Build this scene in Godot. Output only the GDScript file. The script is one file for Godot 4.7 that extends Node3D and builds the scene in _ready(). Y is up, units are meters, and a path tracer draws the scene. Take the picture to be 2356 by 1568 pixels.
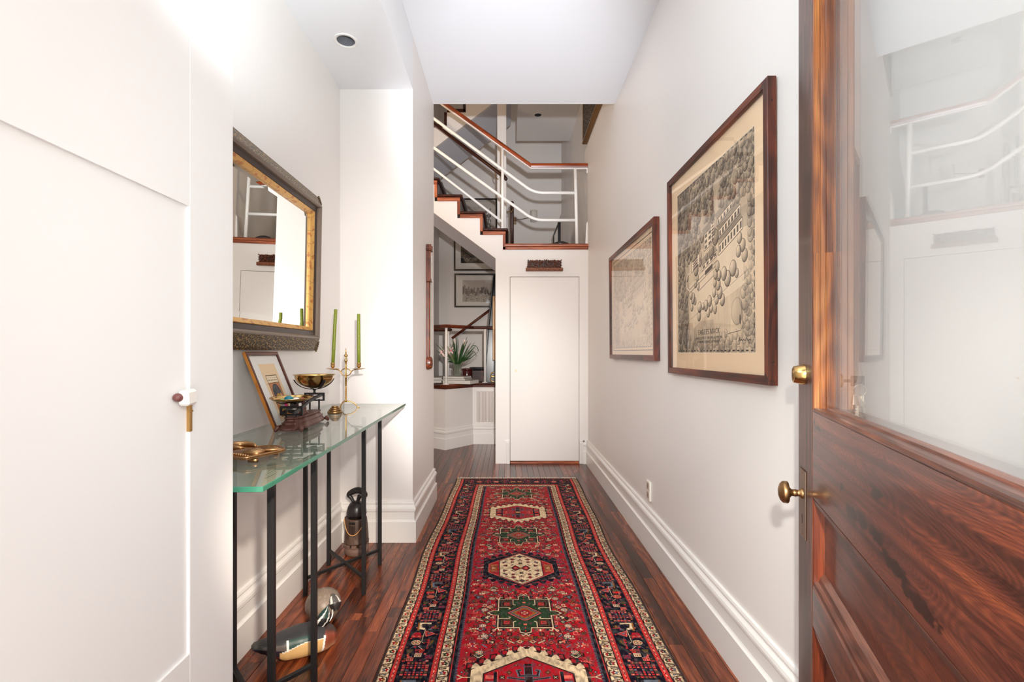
extends Node3D
# Entry hall of a town house: x to the right, y up, the corridor runs towards -z. Metres.

var S: SurfaceTool
var M := {}
var rng := RandomNumberGenerator.new()
var names := {}

func _ready():
	rng.seed = 20240611
	# ---- camera -------------------------------------------------------------------------------
	var cam := Camera3D.new()
	cam.name = "camera"
	var near := 0.05
	cam.set_frustum(near * 1568.0 / 1115.0, Vector2(near * 10.0 / 1115.0, near * 26.0 / 1115.0), near, 60.0)
	cam.position = Vector3(0, 1.2, 0)
	add_child(cam)
	cam.current = true
	# ---- surroundings and light -----------------------------------------------------------------
	var env := Environment.new()
	env.background_mode = Environment.BG_COLOR
	env.background_color = lc(1.0, 0.96, 0.92)
	env.background_energy_multiplier = 3.4
	env.tonemap_mode = Environment.TONE_MAPPER_LINEAR
	env.tonemap_exposure = 1.10
	env.sdfgi_enabled = true
	env.ssao_enabled = true
	env.ssil_enabled = true
	var we := WorldEnvironment.new()
	we.name = "surroundings"
	we.environment = env
	add_child(we)
	# unseen flash by the camera in several beams, plus added fills for darker regions
	var at := Vector3(0.10, 1.48, -0.02)
	spot("flash_long", at, Vector3(-0.10, 1.4, -6.0), 30.0, lc(1.0, 0.93, 0.88), 6.4, 0.03)
	spot("fill_wide", at, Vector3(-0.6, 0.9, -3.0), 44.0, lc(0.9, 1.0, 1.0), 0.6, 0.03)  # added fill for the console and the things on it
	spot("fill_floor", at, Vector3(0.85, 0.2, -1.9), 26.0, lc(1.0, 0.98, 0.90), 2.7, 0.03)  # added fill for the low part of the right wall
	spot("fill_recess", at, Vector3(-0.97, 0.02, -2.5), 12.0, lc(1.0, 0.85, 0.70), 8.0, 0.03)  # added narrow fill for the low wall under the console
	spot("fill_far", at, Vector3(-0.40, 0.72, -6.0), 16.0, lc(1.0, 0.97, 0.93), 9.6, 0.03)  # added fill for the far lower passage
	spot("unseen_flash_stairs", at, Vector3(0.1, 4.0, -6.0), 17.5, lc(0.86, 0.92, 1.0), 17.0, 0.03)  # unseen flash beam, aimed and tinted to light the stairwell
	spot("unseen_flash_ceiling", Vector3(0.10, 1.60, -0.45), Vector3(0.25, 3.21, -1.15), 36.0, lc(1.0, 0.96, 0.95), 5.4, 0.06)  # unseen flash bounced off the ceiling, strength set for the corridor
	spot("fill_recess_ceiling", Vector3(0.10, 1.60, -0.45), Vector3(-0.80, 2.86, -1.45), 34.0, lc(0.86, 0.96, 1.0), 5.6, 0.06)  # added fill thrown up at the recess ceiling
	spot("fill_side", Vector3(0.10, 1.60, -0.20), Vector3(-0.6, 2.3, -0.55), 30.0, lc(0.6, 0.88, 1.0), 10.5, 0.06)  # added bluish fill aimed high on the left door leaf
	# unseen warm lamp, out of sight, placed to light the stairwell
	omni("unseen_hall_lamp_light", Vector3(-1.55, 3.35, -4.75), lc(1.0, 0.74, 0.50), 0.72, 0.1)
	materials()
	build_shell()
	build_floor()
	build_baseboards()
	build_stairs()
	build_entry_doors()
	build_rug()
	build_wall_pictures()
	build_mirror()
	build_table()
	build_table_things()
	build_floor_things()
	build_hall_far()
	build_fittings()

func lc(r, g, b):
	return Color(r, g, b).linear_to_srgb()

func spot(called, at, to, angle, col, energy, size):
	var l := SpotLight3D.new()
	l.name = called
	l.position = at
	add_child(l)
	l.look_at_from_position(at, to, Vector3(0, 0, 1) if abs(to.x - at.x) + abs(to.z - at.z) < 0.01 else Vector3.UP)
	l.spot_angle = angle
	l.spot_angle_attenuation = 1.0
	l.light_color = col
	l.light_energy = energy
	l.light_size = size
	l.spot_range = 30.0
	l.spot_attenuation = 2.0
	l.shadow_enabled = true

func omni(called, at, col, energy, size):
	var l := OmniLight3D.new()
	l.name = called
	l.position = at
	l.light_color = col
	l.light_energy = energy
	l.light_size = size
	l.omni_range = 30.0
	l.omni_attenuation = 2.0
	l.shadow_enabled = true
	add_child(l)

# ---- naming ----------------------------------------------------------------------------------
func place(o, called, parent = null):
	var p = parent if parent else self
	var key = str(p.get_instance_id()) + called
	var n = names.get(key, 0)
	names[key] = n + 1
	o.name = called if n == 0 else "%s_%03d" % [called, n]
	p.add_child(o, true)
	return o

func tag(o, label, category = "", group = "", kind = ""):
	if label: o.set_meta("label", label)
	if category: o.set_meta("category", category)
	if group: o.set_meta("group", group)
	if kind: o.set_meta("kind", kind)
	return o

func thing(called, label, category, at = Vector3.ZERO, turn = 0.0, group = ""):
	var o := Node3D.new()
	place(o, called)
	o.position = at
	o.rotation.y = turn
	return tag(o, label, category, group)

func dup(o, called, label):
	var c = o.duplicate()
	place(c, called)
	c.set_meta("label", label)
	return c

# ---- shape building ---------------------------------------------------------------------------
func B(smooth = false):
	S = SurfaceTool.new()
	S.begin(Mesh.PRIMITIVE_TRIANGLES)
	S.set_smooth_group(0 if smooth else -1)

func sm(on):
	S.set_smooth_group(0 if on else -1)

func done(called, m, parent = null, label = "", category = "", group = "", kind = ""):
	S.generate_normals()
	var o := MeshInstance3D.new()
	o.mesh = S.commit()
	o.material_override = null
	o.mesh.surface_set_material(0, M[m] if m is String else m)
	place(o, called, parent)
	return tag(o, label, category, group, kind)

func struct(called, m, label, parent = null):
	return done(called, m, parent, label, "", "", "structure" if parent == null else "")

func V(p, uv = Vector2.ZERO):
	S.set_uv(uv)
	S.add_vertex(p)

func tri(a, b, c, ua = Vector2.ZERO, ub = Vector2.ZERO, uc = Vector2.ZERO):
	V(a, ua); V(c, uc); V(b, ub)

func quad(a, b, c, d, ua = Vector2(0, 1), ub = Vector2(1, 1), uc = Vector2(1, 0), ud = Vector2(0, 0)):
	tri(a, b, c, ua, ub, uc)
	tri(a, c, d, ua, uc, ud)

func fuv(p, k, g, off):
	var o3 = 3 - k - g if g != k else (k + 1) % 3
	var vv = p[g] if g != k else p[(k + 2) % 3]
	return Vector2(p[o3], vv) + off

func face(pts, out, xf, g, off):
	var n = (pts[1] - pts[0]).cross(pts[2] - pts[0])
	if n.dot(out) < 0:
		pts = pts.duplicate()
		pts.reverse()
	var a = out.abs()
	var k = 0 if a.x >= a.y and a.x >= a.z else (1 if a.y >= a.z else 2)
	for i in range(1, pts.size() - 1):
		tri(xf * pts[0], xf * pts[i], xf * pts[i + 1], fuv(pts[0], k, g, off), fuv(pts[i], k, g, off), fuv(pts[i + 1], k, g, off))

# box with chamfered edges: centre, size, chamfer; g is the axis of the grain
func cbox(c, s, b = 0.003, xf = Transform3D(), g = 1, off = Vector2.ZERO):
	var h = s / 2.0
	b = min(b, min(h.x, min(h.y, h.z)) * 0.9)
	for k in 3:
		var i = (k + 1) % 3
		var j = (k + 2) % 3
		for sg in [-1.0, 1.0]:
			var pts = []
			for e in [[-1, -1], [1, -1], [1, 1], [-1, 1]]:
				var p = Vector3()
				p[k] = sg * h[k]; p[i] = e[0] * (h[i] - b); p[j] = e[1] * (h[j] - b)
				pts.append(c + p)
			var out = Vector3(); out[k] = sg
			face(pts, out, xf, g, off)
		if b > 0:
			for si in [-1.0, 1.0]:
				for sj in [-1.0, 1.0]:
					var e1 = Vector3(); e1[k] = -(h[k] - b); e1[i] = si * h[i]; e1[j] = sj * (h[j] - b)
					var e2 = Vector3(); e2[k] = -(h[k] - b); e2[i] = si * (h[i] - b); e2[j] = sj * h[j]
					var e3 = e2; e3[k] = -e2[k]
					var e4 = e1; e4[k] = -e1[k]
					var out = Vector3(); out[i] = si; out[j] = sj * 0.99
					face([c + e1, c + e2, c + e3, c + e4], out, xf, g, off)
	if b > 0:
		for x in [-1.0, 1.0]:
			for y in [-1.0, 1.0]:
				for z in [-1.0, 1.0]:
					face([c + Vector3(x * h.x, y * (h.y - b), z * (h.z - b)), c + Vector3(x * (h.x - b), y * h.y, z * (h.z - b)), c + Vector3(x * (h.x - b), y * (h.y - b), z * h.z)], Vector3(x, y, z * 0.99), xf, g, off)

# box between two corners
func bx(a, b, ch = 0.0, xf = Transform3D(), g = 1, off = Vector2.ZERO):
	cbox((a + b) / 2.0, (b - a).abs(), ch, xf, g, off)

func grid(rows, wrap = false, uv = Vector2.ONE):
	var n = rows.size()
	for i in n - 1:
		var m = rows[i].size()
		for j in (m if wrap else m - 1):
			var k = (j + 1) % m
			var u0 = float(j) / (m if wrap else m - 1) * uv.x
			var u1 = float(j + 1) / (m if wrap else m - 1) * uv.x
			var v0 = float(i) / (n - 1) * uv.y
			var v1 = float(i + 1) / (n - 1) * uv.y
			quad(rows[i][j], rows[i][k], rows[i + 1][k], rows[i + 1][j], Vector2(u0, v0), Vector2(u1, v0), Vector2(u1, v1), Vector2(u0, v1))

func lathe(prof, seg = 24, xf = Transform3D(), squash = 1.0):
	var rows = []
	for p in prof:
		var r = []
		for j in seg:
			var t = -TAU * j / seg
			r.append(xf * Vector3(p.x * cos(t), p.y, p.x * sin(t) * squash))
		rows.append(r)
	grid(rows, true)

func frame_at(t):
	var up = Vector3.UP if abs(t.y) < 0.9 else Vector3.RIGHT
	var a = up.cross(t).normalized()
	return [a, t.cross(a).normalized()]

func tube(pts, rad, seg = 8, flat = 1.0):
	var n = pts.size()
	var rows = []
	var side = Vector3.ZERO
	for i in n:
		var t = (pts[min(i + 1, n - 1)] - pts[max(i - 1, 0)]).normalized()
		if side == Vector3.ZERO:
			side = frame_at(t)[0]
		side = (side - t * side.dot(t)).normalized()
		var up = t.cross(side)
		var r = rad[i] if rad is Array else rad
		var row = []
		for j in seg:
			var a = TAU * j / seg
			row.append(pts[i] + side * cos(a) * r + up * sin(a) * r * flat)
		rows.append(row)
	grid(rows, true, Vector2(0.2, 1.0))
	for e in [0, n - 1]:
		var c = pts[e]
		for j in seg:
			if e == 0:
				tri(c, rows[0][(j + 1) % seg], rows[0][j])
			else:
				tri(c, rows[e][j], rows[e][(j + 1) % seg])

func ball(c, r, seg = 16, basis = Basis()):
	var rows = []
	for i in seg / 2 + 1:
		var a = -PI / 2 + PI * i / (seg / 2)
		var row = []
		for j in seg:
			var t = -TAU * j / seg
			row.append(c + basis * (Vector3(cos(a) * cos(t), sin(a), cos(a) * sin(t)) * r))
		rows.append(row)
	grid(rows, true)

# outline in the x-y plane pushed from z0 to z1, then through xf
func slab(poly, z0, z1, xf = Transform3D(), uvs = 1.0):
	var pl = PackedVector2Array(poly)
	var ids = Geometry2D.triangulate_polygon(pl)
	var flip = Geometry2D.is_polygon_clockwise(pl)
	for k in range(0, ids.size(), 3):
		var a = pl[ids[k]]; var b = pl[ids[k + 1]]; var c = pl[ids[k + 2]]
		if (b - a).cross(c - a) < 0:
			var w = b; b = c; c = w
		tri(xf * Vector3(a.x, a.y, z1), xf * Vector3(b.x, b.y, z1), xf * Vector3(c.x, c.y, z1), a * uvs, b * uvs, c * uvs)
		tri(xf * Vector3(a.x, a.y, z0), xf * Vector3(c.x, c.y, z0), xf * Vector3(b.x, b.y, z0), a * uvs, c * uvs, b * uvs)
	var n = pl.size()
	var run = 0.0
	for i in n:
		var a = pl[i]; var b = pl[(i + 1) % n]
		if flip:
			var w = a; a = b; b = w
		var l = a.distance_to(b)
		quad(xf * Vector3(a.x, a.y, z0), xf * Vector3(b.x, b.y, z0), xf * Vector3(b.x, b.y, z1), xf * Vector3(a.x, a.y, z1), Vector2(z0, run), Vector2(z0, run + l), Vector2(z1, run + l), Vector2(z1, run))
		run += l

# a profile (x: sideways from the path, y: along up) carried along a path with mitred corners
func molding(path, prof, up = Vector3.UP, closed = false, capped = true, side = 1.0):
	var n = path.size()
	var rows = []
	var run = [0.0]
	for i in n:
		var t0 = (path[i] - path[(i - 1 + n) % n]).normalized() if closed or i > 0 else Vector3.ZERO
		var t1 = (path[(i + 1) % n] - path[i]).normalized() if closed or i < n - 1 else Vector3.ZERO
		if t0 == Vector3.ZERO: t0 = t1
		if t1 == Vector3.ZERO: t1 = t0
		var s0 = t0.cross(up) * side
		var s1 = t1.cross(up) * side
		var s = (s0 + s1) / (1.0 + s0.dot(s1))
		var row = []
		for p in prof:
			row.append(path[i] + s * p.x + up * p.y)
		rows.append(row)
		run.append(run[-1] + path[i].distance_to(path[(i + 1) % n]))
	for i in (n if closed else n - 1):
		var k = (i + 1) % n
		var w = 0.0
		for j in prof.size() - 1:
			var w1 = w + prof[j].distance_to(prof[j + 1])
			quad(rows[i][j], rows[k][j], rows[k][j + 1], rows[i][j + 1], Vector2(w, run[i]), Vector2(w, run[i + 1]), Vector2(w1, run[i + 1]), Vector2(w1, run[i]))
			w = w1
	if capped and not closed:
		var ids = Geometry2D.triangulate_polygon(PackedVector2Array(prof))
		for e in [0, n - 1]:
			for k in range(0, ids.size(), 3):
				tri(rows[e][ids[k]], rows[e][ids[k + 1]], rows[e][ids[k + 2]], prof[ids[k]], prof[ids[k + 1]], prof[ids[k + 2]])

func look(origin, ax, ay):
	var az = ax.cross(ay).normalized()
	return Transform3D(Basis(ax.normalized(), ay.normalized(), az), origin)

func bez(a, b, c, n = 8):
	var out = []
	for i in n + 1:
		var t = float(i) / n
		out.append(a.lerp(b, t).lerp(b.lerp(c, t), t))
	return out

func spline(pts, n = 6):
	var out = []
	for i in pts.size() - 1:
		var p0 = pts[max(i - 1, 0)]; var p1 = pts[i]; var p2 = pts[i + 1]; var p3 = pts[min(i + 2, pts.size() - 1)]
		for k in n:
			var t = float(k) / n
			out.append(p1.cubic_interpolate(p2, p0, p3, t))
	out.append(pts[-1])
	return out

# letters: a TextMesh laid flat in the x-y plane of xf, its text centred on the origin
func letters(text, height, width, m, parent, xf, font = "Droid Sans"):
	var f := SystemFont.new()
	f.font_names = PackedStringArray([font])
	var t := TextMesh.new()
	t.font = f
	t.text = text
	t.font_size = 32
	t.pixel_size = 0.01
	t.depth = 0.01
	t.material = M[m]
	var box = t.get_aabb()
	var o := MeshInstance3D.new()
	o.mesh = t
	place(o, "lettering", parent)
	var sx = width / max(box.size.x, 0.001)
	var sy = height / max(box.size.y, 0.001)
	o.transform = xf * Transform3D(Basis.from_scale(Vector3(sx, sy, 0.05)), Vector3(-(box.position.x + box.size.x / 2) * sx, -(box.position.y + box.size.y / 2) * sy, 0))
	return o


# ---- materials ----------------------------------------------------------------------------------
func mat(key, col, rough = 0.6, metal = 0.0, spec = 0.5):
	var m := StandardMaterial3D.new()
	m.albedo_color = col
	m.roughness = rough
	m.metallic = metal
	m.metallic_specular = spec
	m.cull_mode = BaseMaterial3D.CULL_DISABLED
	m.resource_name = key
	M[key] = m
	return m

func rgb(r, g, b):
	return Color(r / 255.0, g / 255.0, b / 255.0)

func tex(img):
	return ImageTexture.create_from_image(img)

func noise_map(seed_, freq, size, as_normal, strength = 4.0, octaves = 3):
	var n := FastNoiseLite.new()
	n.seed = seed_
	n.frequency = freq
	n.fractal_octaves = octaves
	var img = n.get_seamless_image(size, size)
	if as_normal:
		img.convert(Image.FORMAT_RGBA8)
		img.bump_map_to_normal_map(strength)
	return tex(img)

# wood: rings as the contour lines of a stretched noise, with fine pores along the grain (the v axis)
func wood_image(seed_, w, h, dark, mid, light, rings, warp, pore = 0.35, stains = []):
	var a := FastNoiseLite.new()
	a.seed = seed_; a.frequency = 0.004; a.fractal_octaves = 2
	var b := FastNoiseLite.new()
	b.seed = seed_ + 7; b.frequency = 0.02; b.fractal_octaves = 3
	var c := FastNoiseLite.new()
	c.seed = seed_ + 13; c.frequency = 0.35; c.fractal_octaves = 2
	var img := Image.create(w, h, false, Image.FORMAT_RGB8)
	var data := PackedByteArray()
	data.resize(w * h * 3)
	var k := 0
	for y in h:
		for x in w:
			var edge = 0.5 - 0.5 * cos(TAU * y / h)   # the two ends meet so that the picture can repeat
			var n1 = a.get_noise_2d(x * 1.0, y * warp) * edge + a.get_noise_2d(x * 1.0, (y - h) * warp + 900.0) * (1.0 - edge)
			var r = 0.5 + 0.5 * sin((n1 * rings + x * 0.006 * rings / 6.0) * TAU)
			var t = b.get_noise_2d(x * 1.0, y * 0.06)
			var p = c.get_noise_2d(x * 1.0, y * 0.03)
			var v = clamp(0.45 + 0.55 * t + 0.26 * (r - 0.5) + 0.5 * a.get_noise_2d(x * 0.7 + 300.0, y * 0.25), 0.0, 1.0)
			var col = dark.lerp(mid, v * 2.0) if v < 0.5 else mid.lerp(light, v * 2.0 - 1.0)
			var f = 1.0 - pore * max(0.0, p + 0.05)
			for s in stains:
				var q = Vector2((x / float(w) - s[0]) / s[2], (y / float(h) - s[1]) / s[3]).length() + 0.5 * b.get_noise_2d(x * 2.0, y * 2.0)
				if q < 1.0:
					f *= lerp(0.25, 1.0, smoothstep(0.55, 1.0, q))
			data[k] = int(clamp(col.r * f, 0, 1) * 255); data[k + 1] = int(clamp(col.g * f, 0, 1) * 255); data[k + 2] = int(clamp(col.b * f, 0, 1) * 255)
			k += 3
	img.set_data(w, h, false, Image.FORMAT_RGB8, data)
	return img

func wood(key, img, rough, scale, tint = Color.WHITE, coat = 0.0):
	var m = mat(key, tint, rough)
	m.albedo_texture = img if img is Texture2D else tex(img)
	m.uv1_scale = Vector3(scale.x, scale.y, 1)
	if coat > 0:
		m.clearcoat_enabled = true
		m.clearcoat = coat
		m.clearcoat_roughness = 0.12
	return m

func pane(key, col, alpha, rough = 0.0):
	var m = mat(key, Color(col.r, col.g, col.b, alpha), rough)
	m.transparency = BaseMaterial3D.TRANSPARENCY_ALPHA
	return m

func materials():
	var wall_n = noise_map(5, 0.03, 256, true, 1.2)
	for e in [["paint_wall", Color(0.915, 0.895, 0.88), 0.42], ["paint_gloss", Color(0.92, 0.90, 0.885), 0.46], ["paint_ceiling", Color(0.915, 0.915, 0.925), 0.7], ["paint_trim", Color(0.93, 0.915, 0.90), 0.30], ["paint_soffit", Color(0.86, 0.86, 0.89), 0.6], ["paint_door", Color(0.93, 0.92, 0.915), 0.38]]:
		var m = mat(e[0], e[1], e[2])
		if e[0] in ["paint_wall", "paint_ceiling", "paint_gloss"]:
			m.normal_enabled = true
			m.normal_texture = wall_n
			m.normal_scale = 0.10
			m.uv1_triplanar = true
			m.uv1_scale = Vector3(2.5, 2.5, 2.5)
	mat("carpet_grey", rgb(126, 120, 118), 0.95)
	mat("paint_white_metal", Color(0.93, 0.92, 0.905), 0.35)
	mat("shadow_gap", Color(0.05, 0.04, 0.035), 0.9)
	# woods
	var floor_a = tex(wood_image(11, 256, 1024, rgb(70, 32, 20), rgb(128, 64, 38), rgb(176, 98, 60), 5.0, 0.05, 0.45))
	var floor_b = tex(wood_image(29, 256, 1024, rgb(62, 30, 19), rgb(118, 58, 35), rgb(160, 84, 50), 7.0, 0.08, 0.55))
	var tints = [Color(0.95, 0.92, 0.9), Color(0.88, 0.86, 0.84), Color(1.02, 0.98, 0.94), Color(0.82, 0.80, 0.78), Color(0.94, 0.90, 0.86), Color(0.90, 0.91, 0.92)]
	for i in 6:
		var m = wood("floor_wood_%d" % i, floor_a if i % 2 == 0 else floor_b, 0.24, Vector2(3.0, 0.7), tints[i])
		m.metallic_specular = 0.5
	var oak = tex(wood_image(41, 256, 1024, rgb(60, 26, 14), rgb(118, 56, 28), rgb(176, 96, 46), 4.0, 0.06, 0.4))
	var oak_light = tex(wood_image(43, 256, 1024, rgb(120, 66, 40), rgb(182, 112, 74), rgb(214, 150, 106), 4.0, 0.06, 0.35))
	wood("wood_rail", oak_light, 0.3, Vector2(4, 0.8), Color(0.86, 0.62, 0.42))
	wood("wood_trim", oak_light, 0.38, Vector2(5, 0.9), Color(0.98, 0.86, 0.82))
	wood("wood_dark", oak, 0.35, Vector2(5, 0.9), Color(0.52, 0.42, 0.40))
	wood("wood_frame", oak, 0.36, Vector2(6, 1.0), Color(0.86, 0.78, 0.80))
	wood("wood_mahogany", oak, 0.34, Vector2(8, 1.2), Color(0.88, 0.82, 0.80))
	wood("wood_carved", oak_light, 0.5, Vector2(8, 3), Color(0.74, 0.68, 0.62))
	wood("wood_honey", tex(wood_image(47, 128, 512, rgb(176, 104, 34), rgb(206, 132, 48), rgb(226, 160, 76), 3.0, 0.05, 0.2)), 0.35, Vector2(6, 2))
	wood("wood_pale", tex(wood_image(53, 128, 512, rgb(190, 140, 84), rgb(222, 176, 118), rgb(238, 200, 146), 3.0, 0.05, 0.2)), 0.4, Vector2(6, 2))
	wood("wood_chest", oak, 0.45, Vector2(4, 1), Color(0.62, 0.50, 0.48))
	wood("door_stile", tex(wood_image(61, 256, 1024, rgb(62, 34, 26), rgb(104, 60, 46), rgb(136, 86, 66), 5.0, 0.03, 0.5)), 0.42, Vector2(4.5, 0.9), Color.WHITE, 0.25)
	wood("door_reveal", tex(wood_image(67, 256, 512, rgb(96, 46, 16), rgb(164, 92, 36), rgb(198, 130, 66), 4.0, 0.03, 0.5)), 0.28, Vector2(6, 1.1), Color.WHITE, 0.5)
	wood("door_rail", tex(wood_image(71, 512, 1024, rgb(58, 28, 22), rgb(102, 50, 36), rgb(150, 78, 46), 20.0, 0.34, 0.5, [[0.78, 0.50, 0.07, 0.035], [0.80, 0.555, 0.06, 0.03], [0.79, 0.625, 0.05, 0.04], [0.72, 0.69, 0.05, 0.06], [0.66, 0.77, 0.05, 0.07], [0.90, 0.44, 0.035, 0.014], [0.28, 0.225, 0.035, 0.010], [0.24, 0.265, 0.022, 0.022], [0.05, 0.62, 0.04, 0.03]])), 0.30, Vector2(4.0, 1.0), Color.WHITE, 0.45)
	wood("door_panel", tex(wood_image(79, 512, 1024, rgb(52, 24, 19), rgb(92, 44, 31), rgb(134, 68, 42), 16.0, 0.25, 0.5)), 0.32, Vector2(3.0, 1.0), Color.WHITE, 0.4)
	wood("door_reveal_red", tex(wood_image(83, 128, 512, rgb(56, 20, 12), rgb(104, 42, 22), rgb(140, 64, 32), 4.0, 0.03, 0.4)), 0.3, Vector2(6, 1.1), Color.WHITE, 0.4)
	# metals
	mat("brass", rgb(196, 156, 98), 0.28, 1.0)
	mat("brass_old", rgb(160, 124, 84), 0.38, 1.0)
	mat("brass_bright", rgb(206, 168, 108), 0.2, 1.0)
	mat("steel_plate", rgb(150, 128, 112), 0.42, 1.0)
	mat("key_metal", rgb(205, 196, 180), 0.28, 1.0)
	mat("iron_black", rgb(30, 29, 30), 0.48, 0.2)
	var im = mat("iron_cast", rgb(98, 62, 52), 0.48, 0.35)
	im.normal_enabled = true
	im.normal_texture = noise_map(21, 0.08, 256, true, 5.0)
	im.normal_scale = 0.4
	im.uv1_triplanar = true
	im.uv1_scale = Vector3(10, 10, 10)
	mat("iron_dark", rgb(40, 37, 38), 0.45, 0.5)
	mat("bronze", rgb(176, 134, 92), 0.3, 1.0)
	mat("mirror_silver", rgb(240, 243, 240), 0.012, 1.0)
	# gilded and textured frame
	var gi := Image.create(256, 256, false, Image.FORMAT_RGB8)
	var gn := FastNoiseLite.new(); gn.seed = 3; gn.frequency = 0.10; gn.fractal_octaves = 4
	for y in 256:
		for x in 256:
			var v = gn.get_noise_2d(x, y) + 0.25 * gn.get_noise_2d(x * 3.0 + 400, y * 3.0)
			var c = rgb(74, 60, 46)
			if v > 0.14: c = rgb(74, 60, 46).lerp(rgb(204, 164, 100), clamp((v - 0.14) * 5.0, 0, 1))
			elif v < -0.2: c = rgb(44, 37, 31)
			gi.set_pixel(x, y, c)
	var fm = mat("frame_speckled", Color.WHITE, 0.42, 0.25)
	fm.albedo_texture = tex(gi)
	fm.uv1_scale = Vector3(3.2, 3.2, 1)
	mat("frame_brown", rgb(74, 62, 58), 0.45, 0.1)
	mat("frame_bevel", rgb(120, 104, 92), 0.36, 0.3)
	var g2 := Image.create(128, 512, false, Image.FORMAT_RGB8)
	gn.frequency = 0.022
	for y in 512:
		for x in 128:
			var v = gn.get_noise_2d(x * 0.5, y * 0.7)
			var c = rgb(216, 168, 96)
			if v > 0.16: c = c.lerp(rgb(176, 96, 54), clamp((v - 0.16) * 3.0, 0, 0.6))
			if y % 74 < 2: c = c.darkened(0.3)
			g2.set_pixel(x, y, c)
	var gm = mat("frame_gilt", Color.WHITE, 0.32, 0.45)
	gm.albedo_texture = tex(g2)
	gm.uv1_scale = Vector3(20, 2.0, 1)
	# glass
	pane("glass_picture", Color(0.9, 0.9, 0.9), 0.015)
	pane("glass_door", Color(0.90, 0.91, 0.90), 0.10)
	pane("glass_tabletop", rgb(118, 140, 122), 0.32)
	pane("glass_edge", rgb(52, 122, 100), 0.85, 0.06)
	pane("glass_vase", rgb(150, 160, 140), 0.22)
	# ceramics, wax, cord, plants and the rest
	var cm = mat("candle_green", rgb(128, 140, 40), 0.45)
	cm.subsurf_scatter_enabled = true
	cm.subsurf_scatter_strength = 0.2
	mat("wick", rgb(230, 226, 214), 0.8)
	mat("cord_tan", rgb(226, 168, 104), 0.8)
	mat("paper_white", rgb(238, 234, 226), 0.75)
	mat("paper_edges", rgb(206, 202, 196), 0.85)
	mat("book_cover", rgb(150, 146, 140), 0.5)
	mat("book_dark", rgb(60, 56, 54), 0.5)
	mat("leaf_green", rgb(44, 84, 34), 0.42)
	mat("leaf_pale", rgb(120, 146, 56), 0.45)
	mat("petal", rgb(240, 214, 206), 0.55)
	mat("petal_pink", rgb(206, 110, 140), 0.55)
	mat("lacquer_red", rgb(66, 20, 22), 0.18)
	mat("lacquer_black", rgb(22, 22, 24), 0.2)
	mat("stone_black", rgb(38, 36, 40), 0.3)
	mat("plastic_white", rgb(232, 226, 218), 0.35)
	mat("plastic_grey", rgb(176, 156, 142), 0.4)
	mat("plastic_brown", rgb(110, 62, 58), 0.45)
	mat("lamp_baffle", rgb(120, 120, 126), 0.5)
	mat("lamp_glass", rgb(196, 192, 182), 0.25)
	mat("lamp_black", rgb(14, 15, 15), 0.6)
	mat("shade_white", rgb(222, 216, 206), 0.6)
	var cv = mat("painted_wood", Color.WHITE, 0.42)
	cv.vertex_color_use_as_albedo = true
	var uw = mat("urn_wood", rgb(104, 86, 76), 0.5)
	uw.albedo_texture = tex(wood_image(91, 256, 256, rgb(150, 126, 112), rgb(220, 196, 182), rgb(255, 240, 228), 3.0, 0.6, 0.5))
	uw.uv1_scale = Vector3(2, 2, 1)
	mat("urn_black", rgb(36, 31, 30), 0.34)
	mat("urn_base", rgb(118, 92, 80), 0.7)
	mat("ink", rgb(58, 50, 44), 0.8)
	mat("turquoise", rgb(18, 120, 140), 0.25)
	mat("bead_green", rgb(150, 190, 120), 0.3)
	mat("bead_white", rgb(236, 234, 228), 0.3)
	mat("bead_red", rgb(150, 40, 44), 0.3)
	mat("fringe_white", rgb(226, 214, 196), 0.95)
	mat("selvedge", rgb(50, 34, 28), 0.95)
	mat("mat_cream", rgb(240, 212, 178), 0.8)
	mat("mat_white", rgb(226, 222, 216), 0.8)
	mat("mat_tan", rgb(240, 208, 170), 0.8)
	var hi := Image.create(128, 128, false, Image.FORMAT_RGB8)
	gn.frequency = 0.25
	for y in 128:
		for x in 128:
			var v = gn.get_noise_2d(x * 1.6, y * 0.6)
			hi.set_pixel(x, y, rgb(30, 25, 22).lerp(rgb(170, 150, 130), clamp(v * 3.0, 0, 1)))
	var hm = mat("hanging_cloth", Color.WHITE, 0.9)
	hm.albedo_texture = tex(hi)
	hm.uv1_scale = Vector3(2, 2, 1)
	var lg = mat("lamp_glow", rgb(250, 240, 226), 0.5)
	lg.emission_enabled = true
	lg.emission = Color(1.0, 0.86, 0.70)
	lg.emission_energy_multiplier = 1.0

# ---- the rooms ------------------------------------------------------------------------------------
const WR := 0.868      # right wall
const WL := -1.066     # wall of the console recess
const WJ := -0.603     # wall past the recess
const HC := 3.212      # corridor ceiling
const CD := 5.227      # closet wall and front of the stairs
const BD := 8.4        # back wall

func wallbox(called, m, label, a, b):
	B()
	bx(a, b, 0.0)
	return struct(called, m, label)

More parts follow.
